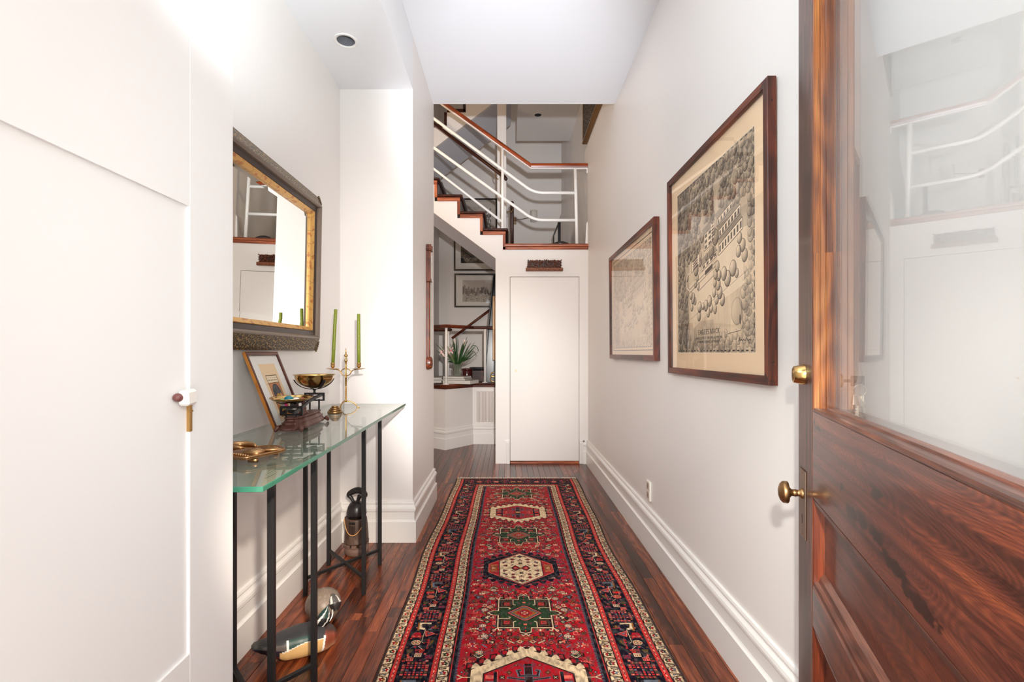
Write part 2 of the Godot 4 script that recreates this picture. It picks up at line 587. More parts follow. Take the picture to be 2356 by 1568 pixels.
func build_shell():
	wallbox("wall_right", "paint_wall", "long cream right-hand corridor wall carrying two framed drawings", Vector3(WR, -0.1, -0.02), Vector3(1.0, 3.45, -BD))
	wallbox("wall_right_upper", "paint_wall", "set-back upper part of the right wall in the stairwell", Vector3(0.93, 3.45, -3.93), Vector3(1.0, 6.7, -BD))
	wallbox("wall_left", "paint_wall", "cream wall of the recess behind the mirror and glass console", Vector3(-1.2, -0.1, -0.02), Vector3(WL, 2.9, -3.08))
	wallbox("wall_recess_end", "paint_gloss", "cream end wall of the recess and projecting wall past it", Vector3(-2.4, -0.1, -3.08), Vector3(WJ, HC + 0.15, -3.95))
	wallbox("ceiling", "paint_ceiling", "flat white ceiling over the corridor", Vector3(WJ, HC, -0.02), Vector3(1.0, HC + 0.15, -3.93))
	B()
	# recess ceiling with a round hole for the recessed lamp at (-0.868, -2.6)
	var hole := []
	for i in 28:
		var t = TAU * i / 28
		hole.append(Vector2(-0.868 + 0.050 * cos(t), -2.60 + 0.050 * sin(t)))
	for i in 28:
		var a = hole[i]; var b = hole[(i + 1) % 28]
		var oa = edge_of(a); var ob = edge_of(b)
		quad(Vector3(a.x, 2.871, a.y), Vector3(b.x, 2.871, b.y), Vector3(ob.x, 2.871, ob.y), Vector3(oa.x, 2.871, oa.y))
		if oa.x != ob.x and oa.y != ob.y:
			var cn = Vector2(-1.2 if oa.x < -1.1 or ob.x < -1.1 else WJ, -2.0 if oa.y > -2.1 or ob.y > -2.1 else -3.08)
			tri(Vector3(oa.x, 2.871, oa.y), Vector3(ob.x, 2.871, ob.y), Vector3(cn.x, 2.871, cn.y))
	bx(Vector3(-1.2, 2.871, -0.02), Vector3(WJ, HC + 0.15, -2.0))
	bx(Vector3(-1.2, 3.06, -2.0), Vector3(WJ, HC + 0.15, -3.08))
	bx(Vector3(WJ - 0.03, 2.8712, -2.0), Vector3(WJ - 0.0002, HC + 0.1, -3.08))
	struct("ceiling_recess", "paint_ceiling", "lower white ceiling over the recess with one recessed lamp")
	wallbox("wall_front_left", "paint_wall", "wall beside the entrance at the left of the doorway", Vector3(-1.2, -0.1, 0.13), Vector3(-0.70, HC + 0.15, -0.02))
	wallbox("wall_front_right", "paint_wall", "wall beside the entrance at the right of the doorway", Vector3(0.46, -0.1, 0.13), Vector3(1.0, HC + 0.15, -0.02))
	wallbox("wall_front_top", "paint_wall", "wall above the entrance doorway", Vector3(-0.70, 2.55, 0.13), Vector3(0.46, HC + 0.15, -0.02))
	# stairwell
	wallbox("wall_header", "paint_wall", "upper wall above the end of the corridor ceiling", Vector3(-2.5, HC + 0.15, -3.78), Vector3(1.0, 6.7, -3.93))
	wallbox("wall_back", "paint_wall", "back wall of the stairwell behind both flights", Vector3(-2.6, -0.1, -BD), Vector3(1.0, 6.7, -BD - 0.15))
	wallbox("wall_hall_left", "paint_wall", "far left wall of the side hall", Vector3(-2.55, -0.1, -3.95), Vector3(-2.4, 6.7, -7.0))
	wallbox("wall_hall_corner", "paint_wall", "short wall at the left of the lower landing", Vector3(-2.5, -0.1, -7.3), Vector3(-1.19, 6.7, -BD))
	wallbox("ceiling_stairwell", "paint_ceiling", "high ceiling over the stairwell", Vector3(-2.6, 6.6, -3.78), Vector3(1.0, 6.75, -BD - 0.15))
	# closet wall with its flush door
	B()
	bx(Vector3(-0.131, 0, -CD), Vector3(0.0245, 2.311, -CD - 0.10))
	bx(Vector3(0.7725, 0, -CD), Vector3(WR, 2.311, -CD - 0.10))
	bx(Vector3(0.0245, 2.0145, -CD), Vector3(0.7725, 2.311, -CD - 0.10))
	bx(Vector3(-0.131, 0, -CD - 0.10), Vector3(-0.03, 2.30, -6.17))
	struct("wall_closet", "paint_gloss", "cream wall under the stair landing around the flush closet door")
	B()
	bx(Vector3(0.02, 0, -CD - 0.05), Vector3(0.78, 2.03, -CD - 0.09))
	struct("gap_backing_1", "shadow_gap", "dark sheet put in for the shade behind the closet door edges")  # near-black colour paints the shade in the gaps round the door
	B()
	bx(Vector3(0.0285, 0.030, -CD + 0.001), Vector3(0.7685, 2.0105, -CD - 0.045), 0.002)
	var d3 = struct("door_3", "paint_gloss", "flush cream closet door under the stair landing")
	B()
	lathe([Vector2(0.0, 0.004), Vector2(0.008, 0.004), Vector2(0.010, 0.0)], 14, look(Vector3(0.089, 1.0, -CD + 0.0015), Vector3.RIGHT, Vector3(0, 0, 1)))
	done("keyhole_cover", "brass_old", d3)
	B()
	bx(Vector3(0.0285, 0.0, -CD + 0.012), Vector3(0.7685, 0.026, -CD - 0.09), 0.004, Transform3D(), 0)
	done("threshold", "wood_trim", d3)
	# outside, in front of the entrance
	wallbox("ground_porch", "paint_trim", "pale porch paving outside the entrance", Vector3(-4, -0.14, 0.13), Vector3(4, -0.02, 6.0))

func edge_of(p):
	var c = Vector2(-0.868, -2.60)
	var d = (p - c).normalized()
	var tx = ((WJ if d.x > 0 else -1.2) - c.x) / d.x if abs(d.x) > 1e-5 else 1e9
	var ty = ((-2.0 if d.y > 0 else -3.08) - c.y) / d.y if abs(d.y) > 1e-5 else 1e9
	var t = min(tx, ty)
	var q = c + d * t
	if tx < ty: q.x = WJ if d.x > 0 else -1.2
	else: q.y = -2.0 if d.y > 0 else -3.08
	return q

func build_floor():
	B()
	bx(Vector3(-2.5, -0.12, 0.13), Vector3(1.0, -0.012, -BD))
	var fl = struct("floor", "shadow_gap", "dark glossy strip-wood floor of the corridor running towards the stairs")
	var w := 0.0577
	var x := -1.07
	var row := 0
	while x < WR:
		var d := 0.05 - rng.randf() * 1.4
		var far = 6.9 if x < -0.12 else 5.27
		if row % 3 == 0: d = 0.05 - rng.randf() * 0.4
		while d < far:
			var l = rng.randf_range(1.1, 2.9)
			var a = max(d, 0.0)
			var b = min(d + l, far)
			if b - a > 0.02:
				B()
				var off = Vector2(rng.randf() * 3.0, rng.randf() * 3.0)
				bx(Vector3(x + 0.0005, -0.014, -a - 0.0006), Vector3(x + w - 0.0005, rng.randf_range(-0.0004, 0.0004), -b + 0.0006), 0.0011, Transform3D(), 2, off)
				done("plank", "floor_wood_%d" % rng.randi_range(0, 5), fl)
			d += l
		x += w
		row += 1
	for r in 22:    # the side hall, mostly out of sight
		var xx = -2.4 + r * 0.0607
		B()
		bx(Vector3(xx + 0.0005, -0.014, -3.95), Vector3(xx + 0.0602, 0, -7.0), 0.0011, Transform3D(), 2, Vector2(rng.randf(), rng.randf()))
		done("plank", "floor_wood_%d" % rng.randi_range(0, 5), fl)

func base_profile(k = 1.0):
	var out := []
	for e in [[0.0, 0.256], [0.010, 0.254], [0.013, 0.246], [0.013, 0.240], [0.009, 0.236], [0.012, 0.231], [0.020, 0.222], [0.023, 0.212], [0.023, 0.205], [0.017, 0.202], [0.019, 0.197], [0.016, 0.192], [0.013, 0.188], [0.013, 0.141], [0.016, 0.135], [0.024, 0.130], [0.024, 0.0], [0.0, 0.0]]:
		out.append(Vector2(e[0], e[1] * k))
	return out

func base_run(called, label, path, side = 1.0, parent = null):
	B()
	molding(path, base_profile(), Vector3.UP, false, true, side)
	return struct(called, "paint_trim", label, parent)

func build_baseboards():
	base_run("baseboard_right", "tall moulded cream baseboard along the right-hand wall", [Vector3(WR, 0, -0.02), Vector3(WR, 0, -CD)], -1.0)
	base_run("baseboard_left", "tall moulded cream baseboard behind the glass console", [Vector3(WL, 0, -0.02), Vector3(WL, 0, -3.08), Vector3(WJ, 0, -3.08), Vector3(WJ, 0, -3.95), Vector3(-2.0, 0, -3.95)], 1.0)
	# closet wall: the top moulding turns down beside the door
	B()
	molding([Vector3(-0.131, 0, -6.0), Vector3(-0.131, 0, -CD), Vector3(-0.012, 0, -CD)], base_profile(), Vector3.UP, false, true, -1.0)
	molding([Vector3(-0.03, 0.256, -CD), Vector3(0.024, 0.256, -CD)], cap_profile(), Vector3.UP, false, true, 1.0)
	bx(Vector3(-0.012, 0.0, -CD), Vector3(0.024, 0.232, -CD + 0.018), 0.003)
	bx(Vector3(-0.003, 0.0, -CD), Vector3(0.013, 0.228, -CD + 0.024), 0.003)
	struct("baseboard_closet_pier", "paint_trim", "moulded plinth on the pier at the left of the closet door")
	B()
	molding([Vector3(0.81, 0, -CD), Vector3(0.845, 0, -CD)], base_profile(), Vector3.UP, false, true, 1.0)
	molding([Vector3(0.773, 0.256, -CD), Vector3(0.83, 0.256, -CD)], cap_profile(), Vector3.UP, false, true, 1.0)
	bx(Vector3(0.773, 0.0, -CD), Vector3(0.812, 0.232, -CD + 0.018), 0.003)
	bx(Vector3(0.784, 0.0, -CD), Vector3(0.800, 0.228, -CD + 0.024), 0.003)
	struct("baseboard_closet_corner", "paint_trim", "narrow moulded plinth between the closet door and the right wall")

func cap_profile():
	var out := []
	for e in [[0.0, 0.0], [0.010, -0.002], [0.013, -0.010], [0.013, -0.016], [0.009, -0.020], [0.012, -0.025], [0.0, -0.025]]:
		out.append(Vector2(e[0], e[1]))
	return out

# ---- the stairs -------------------------------------------------------------------------------------
func build_stairs():
	var n := 7
	var rise := 0.182
	var run := 0.2457
	var top := []
	# landing
	B()
	bx(Vector3(-0.03, 2.22, -CD - 0.02), Vector3(WR, 2.356, -BD))
	var ld = struct("floor_landing", "wood_dark", "upper stair landing with a moulded wooden edge above the closet door")
	B()
	molding([Vector3(-0.03, 2.338, -CD), Vector3(WR, 2.338, -CD)], [Vector2(-0.02, 0.0), Vector2(0.018, 0.0), Vector2(0.026, 0.006), Vector2(0.028, 0.015), Vector2(0.026, 0.024), Vector2(0.018, 0.030), Vector2(-0.05, 0.030)], Vector3.UP, false, true, 1.0)
	done("nosing", "wood_trim", ld)
	B()
	bx(Vector3(-0.0516, 2.306, -CD), Vector3(WR - 0.004, 2.336, -CD + 0.014), 0.003, Transform3D(), 0)
	done("fascia", "wood_trim", ld)
	# first flight, rising to the left
	var st = thing("stair_flight", "lower stair flight rising left with stepped oak trim and cream side", "stairs")
	st.set_meta("kind", "structure")
	st.remove_meta("category")
	var poly := [Vector2(-0.131, 2.311), Vector2(-0.0516, 2.311)]
	for k in n:
		var xr = 0.005 - run * k - 0.057
		var h = 2.536 + rise * k - 0.072
		poly.append(Vector2(xr, h))
		poly.append(Vector2(xr - run, h))
	var xl = poly[-1].x
	poly.append(Vector2(xl, 2.4657 - 0.737 * (xl + 0.4735)))
	poly.append(Vector2(-0.131, 2.213))
	B()
	slab(poly, -0.045, 0.0, Transform3D(Basis(), Vector3(0, 0, -CD)))
	done("stringer", "paint_gloss", st)
	B()
	var sof := [Vector2(xl, 2.4657 - 0.737 * (xl + 0.4735)), Vector2(-0.131, 2.213), Vector2(-0.131, 2.30), Vector2(xl, 2.56 - 0.737 * (xl + 0.4735))]
	slab(sof, -0.943, -0.045, Transform3D(Basis(), Vector3(0, 0, -CD)))
	done("soffit", "paint_soffit", st)
	for k in n:
		var xr = 0.005 - run * k
		var h = 2.536 + rise * k
		B()
		bx(Vector3(xr - run - 0.03, h - 0.030, -CD + 0.020), Vector3(xr, h, -6.17), 0.010, Transform3D(), 2)
		done("tread", "wood_dark", st)
		B()
		bx(Vector3(xr - 0.05, h - rise, -CD - 0.002), Vector3(xr - 0.034, h - 0.03, -6.17), 0.001, Transform3D(), 2)
		done("riser", "wood_dark", st)
		B()
		bx(Vector3(xr - 0.034, h - rise + 0.0, -CD - 0.13), Vector3(xr - 0.028, h - 0.03, -6.05), 0.002)
		bx(Vector3(xr - run, h, -CD - 0.13), Vector3(xr + 0.006, h + 0.008, -6.05), 0.003)
		done("carpet_runner", "carpet_grey", st)
		B()
		# stepped trim: a level strip under the tread and an upright strip down the riser
		bx(Vector3(xr - run - 0.027, h - 0.072, -CD), Vector3(xr - 0.0265, h - 0.034, -CD + 0.014), 0.003, Transform3D(), 0)
		done("tread_trim", "wood_trim", st)
		B()
		bx(Vector3(xr - 0.057, h - rise - (0.05 if k == 0 else 0.034), -CD), Vector3(xr - 0.0265, h - 0.0725, -CD + 0.014), 0.003)
		done("riser_trim", "wood_trim", st)
	# column between the flights
	B()
	bx(Vector3(-0.133, 2.3, -6.172), Vector3(-0.017, 6.6, -6.29), 0.003)
	struct("column", "paint_wall", "square white column rising between the two stair flights")
	# second flight behind, rising to the right
	var s2 = thing("stair_flight", "upper stair flight behind, rising right with its grey soffit showing", "stairs")
	s2.set_meta("kind", "structure")
	s2.remove_meta("category")
	var p2 := []
	var line = func(x): return 4.172 + 0.77 * (x + 0.533)
	p2.append(Vector2(-1.80, line.call(-1.80)))
	p2.append(Vector2(0.02, line.call(0.02)))
	p2.append(Vector2(0.02, 4.70))
	for k in range(0, 6):
		var xr = -0.300 - 0.245 * k
		var h = 4.51 - 0.196 * k
		p2.append(Vector2(xr, h + 0.196 if k == 0 else h + 0.196))
		p2.append(Vector2(xr, h))
	p2.append(Vector2(-1.80, 3.53))
	B()
	slab(p2, -0.05, 0.0, Transform3D(Basis(), Vector3(0, 0, -6.295)))
	done("stringer", "paint_wall", s2)
	B()
	slab([Vector2(-1.80, line.call(-1.80)), Vector2(0.05, line.call(0.05)), Vector2(0.05, line.call(0.05) + 0.1), Vector2(-1.80, line.call(-1.80) + 0.1)], -0.99, -0.05, Transform3D(Basis(), Vector3(0, 0, -6.295)))
	done("soffit", "paint_soffit", s2)
	for k in range(0, 6):
		var xr = -0.300 - 0.245 * k
		var h = 4.51 - 0.196 * k
		B()
		bx(Vector3(xr - 0.245, h, -6.285), Vector3(xr + 0.0, h + 0.045, -7.28), 0.006, Transform3D(), 0)
		done("tread", "wood_dark", s2)
		B()
		bx(Vector3(xr - 0.035, h + 0.0, -6.285), Vector3(xr, h + 0.196, -7.28), 0.004)
		done("riser", "wood_dark", s2)
	# underside of the upper floor
	B()
	bx(Vector3(0.13, 4.373, -6.17), Vector3(0.93, 4.75, -7.28))
	struct("ceiling_landing", "paint_wall", "underside of the upper floor above the stair landing")
	# balustrade of the landing and first flight
	var z := -CD - 0.035
	var rl = thing("stair_balustrade", "white tube balustrade with an orange oak handrail along the landing and stairs", "balustrade")
	B()
	var hp := [Vector2(-0.024, -0.024), Vector2(0.024, -0.024), Vector2(0.030, -0.008), Vector2(0.028, 0.012), Vector2(0.016, 0.024), Vector2(-0.016, 0.024), Vector2(-0.028, 0.012), Vector2(-0.030, -0.008), Vector2(-0.024, -0.024)]
	molding([Vector3(WR - 0.002, 3.222, z), Vector3(0.253, 3.222, z), Vector3(-1.25, 3.222 + 0.7165 * 1.503, z)], hp, Vector3.UP, false, true, 1.0)
	done("handrail", "wood_rail", rl)
	B()
	molding([Vector3(WR - 0.002, 3.193, z), Vector3(0.253, 3.193, z), Vector3(-1.25, 3.193 + 0.7165 * 1.503, z)], [Vector2(-0.014, -0.005), Vector2(0.014, -0.005), Vector2(0.014, 0.005), Vector2(-0.014, 0.005), Vector2(-0.014, -0.005)], Vector3.UP, false, true, 1.0)
	bx(Vector3(WR - 0.012, 3.14, z - 0.015), Vector3(WR - 0.002, 3.19, z + 0.015), 0.002)
	done("rail_bar", "paint_white_metal", rl)
	for e in [[2.930, 0.743], [2.634, 0.724]]:
		var y = e[0]
		var xb = 0.285
		B(true)
		var pts := [Vector3(-1.25, y + e[1] * (xb + 1.25), z), Vector3(xb - 0.13, y + e[1] * 0.13, z)]
		pts += bez(Vector3(xb - 0.09, y + e[1] * 0.09, z), Vector3(xb, y, z), Vector3(xb + 0.10, y, z), 8)
		pts.append(Vector3(0.735, y, z))
		tube(pts, 0.0165, 12)
		done("rail", "paint_white_metal", rl)
	B(true)
	tube([Vector3(-1.25, 2.612 + 0.775 * 1.195, z), Vector3(-0.055, 2.612, z)], 0.0135, 12)
	done("rail", "paint_white_metal", rl)
	B(true)
	tube([Vector3(-0.055, 2.536, z), Vector3(-0.055, 3.43, z)], 0.0155, 12)
	sm(false)
	bx(Vector3(-0.085, 2.536, z - 0.03), Vector3(-0.025, 2.542, z + 0.03), 0.002)
	done("post", "paint_white_metal", rl)
	B(true)
	tube([Vector3(0.752, 2.366, z), Vector3(0.733, 3.20, z)], 0.0175, 12)
	sm(false)
	bx(Vector3(0.715, 2.366, z - 0.03), Vector3(0.785, 2.373, z + 0.03), 0.002)
	done("post", "paint_white_metal", rl)
	# dark inner handrail
	B(true)
	tube([Vector3(-1.30, 3.394 + 0.757 * 1.273, -6.10), Vector3(-0.035, 3.40, -6.10), Vector3(-0.020, 3.378, -6.10), Vector3(-0.024, 3.360, -6.10)], [0.022, 0.022, 0.022, 0.012], 10)
	var ih = done("inner_handrail", "wood_dark", null, "dark round handrail sloping behind the white tube rails to the column", "handrail")
	B(true)
	tube(bez(Vector3(-0.16, 3.47, -6.10), Vector3(-0.16, 3.40, -6.12), Vector3(-0.12, 3.40, -6.17), 6), 0.006, 8)
	done("bracket", "brass", ih)

# ---- the two open entrance doors ----------------------------------------------------------------------
func build_entry_doors():
	# white panelled leaf at the left
	var dl = Node3D.new()
	place(dl, "door_2")
	dl.position = Vector3(-0.60, 0.0, -1.06)
	tag(dl, "open white-painted door leaf with one large sunk panel and a small white knob", "", "", "structure")
	var xf := Transform3D(Basis(Vector3(0, 0, 1), Vector3.UP, Vector3(1, 0, 0)), Vector3.ZERO)   # local x runs back towards the hinge, z out of the face
	xf.basis = Basis(Vector3(0, 0, 1), Vector3(0, 1, 0), Vector3(1, 0, 0))
	var pa = [0.146, 0.80, 0.631, 1.475]
	B()
	bx(Vector3(0, 0.012, -0.045), Vector3(pa[0], 2.5, 0), 0.002, xf)
	bx(Vector3(pa[1], 0.012, -0.045), Vector3(0.93, 2.5, 0), 0.002, xf)
	bx(Vector3(pa[0], 0.012, -0.045), Vector3(pa[1], pa[2], 0), 0.0, xf)
	bx(Vector3(pa[0], pa[3], -0.045), Vector3(pa[1], 2.5, 0), 0.0, xf)
	done("door_frame", "paint_door", dl)
	B()
	bx(Vector3(pa[0] - 0.01, pa[2] - 0.01, -0.035), Vector3(pa[1] + 0.01, pa[3] + 0.01, -0.005), 0.0, xf)
	done("panel", "paint_door", dl)
	B()
	molding([xf * Vector3(pa[0], pa[2], -0.005), xf * Vector3(pa[1], pa[2], -0.005), xf * Vector3(pa[1], pa[3], -0.005), xf * Vector3(pa[0], pa[3], -0.005)], [Vector2(0, 0), Vector2(0.0022, 0), Vector2(0.0012, 0.0035), Vector2(0.0, 0.005)], Vector3(1, 0, 0), true, false, -1.0)
	done("panel_mould", "paint_door", dl)
	# the little white lock block with its dark knob and brass slot
	B()
	cbox(Vector3.ZERO, Vector3(0.030, 0.028, 0.02), 0.004, xf * Transform3D(Basis(Vector3(0, 0, 1), -0.10), Vector3(0.166, 1.117, 0.010)))
	done("lock_block", "plastic_white", dl)
	B(true)
	ball(xf * Vector3(0.182, 1.118, 0.003), Vector3(0.009, 0.008, 0.009), 14)
	done("knob", "plastic_brown", dl)
	B()
	bx(Vector3(0.139, 1.050, -0.006), Vector3(0.147, 1.106, 0.0015), 0.001, xf)
	bx(Vector3(0.138, 1.087, -0.002), Vector3(0.148, 1.091, 0.003), 0.001, xf)
	done("brass_slot", "brass", dl)

	# old varnished front door with one big pane, standing open at the right
	var dr = Node3D.new()
	place(dr, "door_1")
	tag(dr, "heavy varnished oak front door standing open, big glass pane over sunk panels", "", "", "structure")
	var u := Vector3(-0.3525, 0, 0.9358)
	dr.transform = Transform3D(Basis(u, Vector3.UP, u.cross(Vector3.UP)), Vector3(0.768, 0.0, -1.28))
	var W := 1.12
	var sw := 0.156
	var t := 0.056
	B()
	bx(Vector3(0, 0.015, -t), Vector3(sw, 2.5, 0), 0.0025, Transform3D(), 1, Vector2(0.3, 0.2))
	done("stile", "door_stile", dr)
	B()
	bx(Vector3(W - sw, 0.015, -t), Vector3(W, 2.5, 0), 0.0025, Transform3D(), 1, Vector2(1.3, 0.6))
	done("stile", "door_stile", dr)
	B()
	bx(Vector3(sw + 0.0006, 0.860, -t), Vector3(W - sw, 1.066, 0), 0.0022, Transform3D(), 0, Vector2(0.03, 0.05))
	var lock_rail = done("rail", "door_rail", dr)
	B()
	bx(Vector3(sw + 0.0006, 0.561, -t), Vector3(W - sw, 0.652, 0), 0.0022, Transform3D(), 0, Vector2(0.7, 0.3))
	done("rail", "door_panel", dr)
	B()
	bx(Vector3(sw + 0.0006, 0.015, -t), Vector3(W - sw, 0.25, 0), 0.0022, Transform3D(), 0, Vector2(0.4, 0.8))
	done("rail", "door_rail", dr)
	B()
	bx(Vector3(sw + 0.0006, 2.34, -t), Vector3(W - sw, 2.5, 0), 0.0022, Transform3D(), 0, Vector2(0.9, 0.1))
	done("rail", "door_rail", dr)
	# sunk panels with moulded edges
	for p in [[0.652, 0.860], [0.25, 0.561]]:
		B()
		bx(Vector3(sw, p[0], -0.040), Vector3(W - sw, p[1], -0.024), 0.0, Transform3D(), 0, Vector2(0.2 + p[0], 0.15))
		done("panel", "door_panel", dr)
		B()
		var pr := [Vector2(0, 0), Vector2(0.0, 0.024), Vector2(0.004, 0.022), Vector2(0.012, 0.021), Vector2(0.014, 0.012), Vector2(0.024, 0.009), Vector2(0.032, 0.003), Vector2(0.036, 0.0)]
		molding([Vector3(sw + 0.002, p[0], -0.024), Vector3(W - sw - 0.002, p[0], -0.024)], pr, Vector3(0, 0, 1), false, true, -1.0)
		molding([Vector3(sw + 0.002, p[1], -0.024), Vector3(W - sw - 0.002, p[1], -0.024)], pr, Vector3(0, 0, 1), false, true, 1.0)
		done("panel_mould", "door_stile", dr)
		B()
		bx(Vector3(sw - 0.002, p[0], -0.030), Vector3(sw + 0.003, p[1], -0.001), 0.001, Transform3D(), 1)
		bx(Vector3(W - sw - 0.003, p[0], -0.030), Vector3(W - sw + 0.002, p[1], -0.001), 0.001, Transform3D(), 1)
		done("panel_reveal", "door_reveal_red", dr)
	# rebate round the glass
	B()
	var gp := [Vector2(-0.001, 0.0), Vector2(-0.001, 0.0445), Vector2(0.003, 0.043), Vector2(0.004, 0.032), Vector2(0.002, 0.030), Vector2(0.002, 0.020), Vector2(0.004, 0.018), Vector2(0.004, 0.0), Vector2(-0.001, 0.0)]
	molding([Vector3(sw, 2.34, -0.046), Vector3(sw, 1.066, -0.046)], gp, Vector3(0, 0, 1), false, true, -1.0)
	molding([Vector3(W - sw, 2.34, -0.046), Vector3(W - sw, 1.066, -0.046)], gp, Vector3(0, 0, 1), false, true, 1.0)
	done("glass_stop", "door_reveal", dr)
	B()
	molding([Vector3(sw + 0.003, 1.066, -0.046), Vector3(W - sw - 0.003, 1.066, -0.046)], [Vector2(-0.004, 0.0), Vector2(0.006, 0.0), Vector2(0.006, 0.016), Vector2(0.003, 0.018), Vector2(0.003, 0.032), Vector2(0.005, 0.036), Vector2(0.004, 0.043), Vector2(0.0, 0.046), Vector2(-0.004, 0.046)], Vector3(0, 0, 1), false, true, -1.0)
	done("glass_stop", "door_stile", dr)
	B()
	bx(Vector3(sw + 0.001, 1.068, -0.048), Vector3(W - sw - 0.001, 2.338, -0.042), 0.0)
	done("glass_pane", "glass_door", dr)
	# deadbolt cylinder, knob and lock plate
	B(true)
	var ax = Transform3D(Basis(Vector3(1, 0, 0), Vector3(0, 0, 1), Vector3(0, -1, 0)), Vector3(0.066, 1.144, 0))
	lathe([Vector2(0.0, 0.024), Vector2(0.013, 0.024), Vector2(0.0135, 0.0215), Vector2(0.0165, 0.0215), Vector2(0.0185, 0.024), Vector2(0.0205, 0.023), Vector2(0.0255, 0.003), Vector2(0.026, 0.0)], 28, ax)
	var db = done("deadbolt", "brass_bright", dr)
	B()
	cbox(Vector3(0, 0.0245, 0), Vector3(0.0022, 0.001, 0.009), 0.0, ax)
	done("keyhole", "lamp_black", db)
	B()
	bx(Vector3(0.034, 0.735, 0.0), Vector3(0.092, 0.905, 0.0035), 0.001)
	var pl = done("lock_plate", "steel_plate", dr)
	B(true)
	for yy in [0.745, 0.895]:
		lathe([Vector2(0.0, 0.0042), Vector2(0.003, 0.0038), Vector2(0.0042, 0.0028)], 10, Transform3D(Basis(Vector3(1, 0, 0), Vector3(0, 0, 1), Vector3(0, -1, 0)), Vector3(0.064, yy, 0)))
	done("screw", "brass_old", pl)
	B()
	slab([Vector2(-0.0022, 0.0), Vector2(0.0022, 0.0), Vector2(0.0016, 0.014), Vector2(0.0035, 0.019), Vector2(0.0, 0.024), Vector2(-0.0035, 0.019), Vector2(-0.0016, 0.014)], 0.0, 0.0005, Transform3D(Basis(), Vector3(0.064, 0.770, 0.0035)))
	done("keyhole", "lamp_black", pl)
	B(true)
	var ak = Transform3D(Basis(Vector3(1, 0, 0), Vector3(0, 0, 1), Vector3(0, -1, 0)), Vector3(0.066, 0.845, 0))
	lathe([Vector2(0.013, 0.003), Vector2(0.013, 0.007), Vector2(0.0085, 0.010), Vector2(0.008, 0.016), Vector2(0.0095, 0.018), Vector2(0.0085, 0.022), Vector2(0.0085, 0.028), Vector2(0.012, 0.030), Vector2(0.013, 0.033), Vector2(0.025, 0.0345), Vector2(0.0275, 0.0365), Vector2(0.0275, 0.046), Vector2(0.0262, 0.048), Vector2(0.021, 0.053), Vector2(0.011, 0.0565), Vector2(0.0, 0.0575)], 32, ak)
	done("door_knob", "brass_old", dr)
	# inside cylinder that holds the keys
	B(true)
	lathe([Vector2(0.0, -t - 0.016), Vector2(0.016, -t - 0.016), Vector2(0.021, -t - 0.002), Vector2(0.021, -t)], 20, Transform3D(Basis(Vector3(1, 0, 0), Vector3(0, 0, 1), Vector3(0, -1, 0)), Vector3(0.100, 1.132, 0)))
	done("inner_cylinder", "brass_bright", dr)
	var k = thing("key_bunch", "bunch of keys hanging behind the glass from the front door's lock", "keys")
	k.transform = dr.transform * Transform3D(Basis(), Vector3(0.100, 1.132, -t))
	B()
	bx(Vector3(-0.001, -0.004, -0.038), Vector3(0.001, 0.004, -0.010), 0.0005)
	bx(Vector3(-0.0015, -0.012, -0.062), Vector3(0.0015, 0.012, -0.034), 0.003)
	done("key", "iron_dark", k)
	B(true)
	var ring := []
	for i in 25:
		var a = TAU * i / 24
		ring.append(Vector3(0.001, -0.022 - 0.013 * cos(a), -0.052 + 0.013 * sin(a)))
	tube(ring, 0.0011, 6)
	done("key_ring", "key_metal", k)
	for i in 4:
		B()
		var yy = Transform3D(Basis(Vector3(1, 0, 0), -0.25 + 0.17 * i) * Basis(Vector3(0, 1, 0), -0.7 + 0.5 * i), Vector3(0.002 * i, -0.030, -0.050))
		bx(Vector3(-0.001, -0.028, -0.011), Vector3(0.001, -0.003, 0.011), 0.0008, yy)
		bx(Vector3(-0.001, -0.060, -0.004), Vector3(0.001, -0.026, 0.004), 0.0006, yy)
		for j in 4:
			bx(Vector3(-0.001, -0.055 + 0.007 * j, -0.0055), Vector3(0.001, -0.052 + 0.007 * j, 0.002), 0.0, yy)
		done("key", "key_metal", k)

# ---- the rug: knots painted as coloured cells, 1.5 mm across and 1.6 mm along ------------------------------
const RW := 750
const RH := 2048
const RA := 0.0015
const RB := 0.0016
var knots := PackedByteArray()
const RUG_RED := 0
const CREAM := 1
const NAVY := 2
const GREEN := 3
const PINK := 4
const SALMON := 5
const SLATE := 6
const GOLD := 7
const DARK := 8
const MAUVE := 9
const OLIVE := 10
const BRIGHT := 11

func rput(i, j, c):
	if i >= 0 and i < 375 and j >= 0 and j < RH:
		knots[j * RW + 375 + i] = c
		knots[j * RW + 374 - i] = c

func rget(a, b):
	var i = clampi(int(a / RA), 0, 374)
	var j = clampi(int(b / RB), 0, RH - 1)
	return knots[j * RW + 375 + i]

func rrect(a0, a1, b0, b1, c):
	for j in range(int(round(b0 / RB)), int(round(b1 / RB))):
		for i in range(int(round(a0 / RA)), int(round(a1 / RA))):
			rput(i, j, c)

func rpoly(pts, c):
	var lo := 1e9
	var hi := -1e9
	for p in pts:
		lo = min(lo, p.y); hi = max(hi, p.y)
	for j in range(max(0, int(lo / RB)), min(RH, int(hi / RB) + 1)):
		var y = (j + 0.5) * RB
		var xs := []
		for k in pts.size():
			var p = pts[k]; var q = pts[(k + 1) % pts.size()]
			if (p.y <= y) != (q.y <= y):
				xs.append(p.x + (y - p.y) / (q.y - p.y) * (q.x - p.x))
		xs.sort()
		for k in range(0, xs.size() - 1, 2):
			for i in range(int(round(xs[k] / RA)), int(round(xs[k + 1] / RA))):
				rput(i, j, c)

func rline(p, q, w, c):
	var n = (q - p).normalized().orthogonal() * w * 0.5
	rpoly([p + n, q + n, q - n, p - n], c)

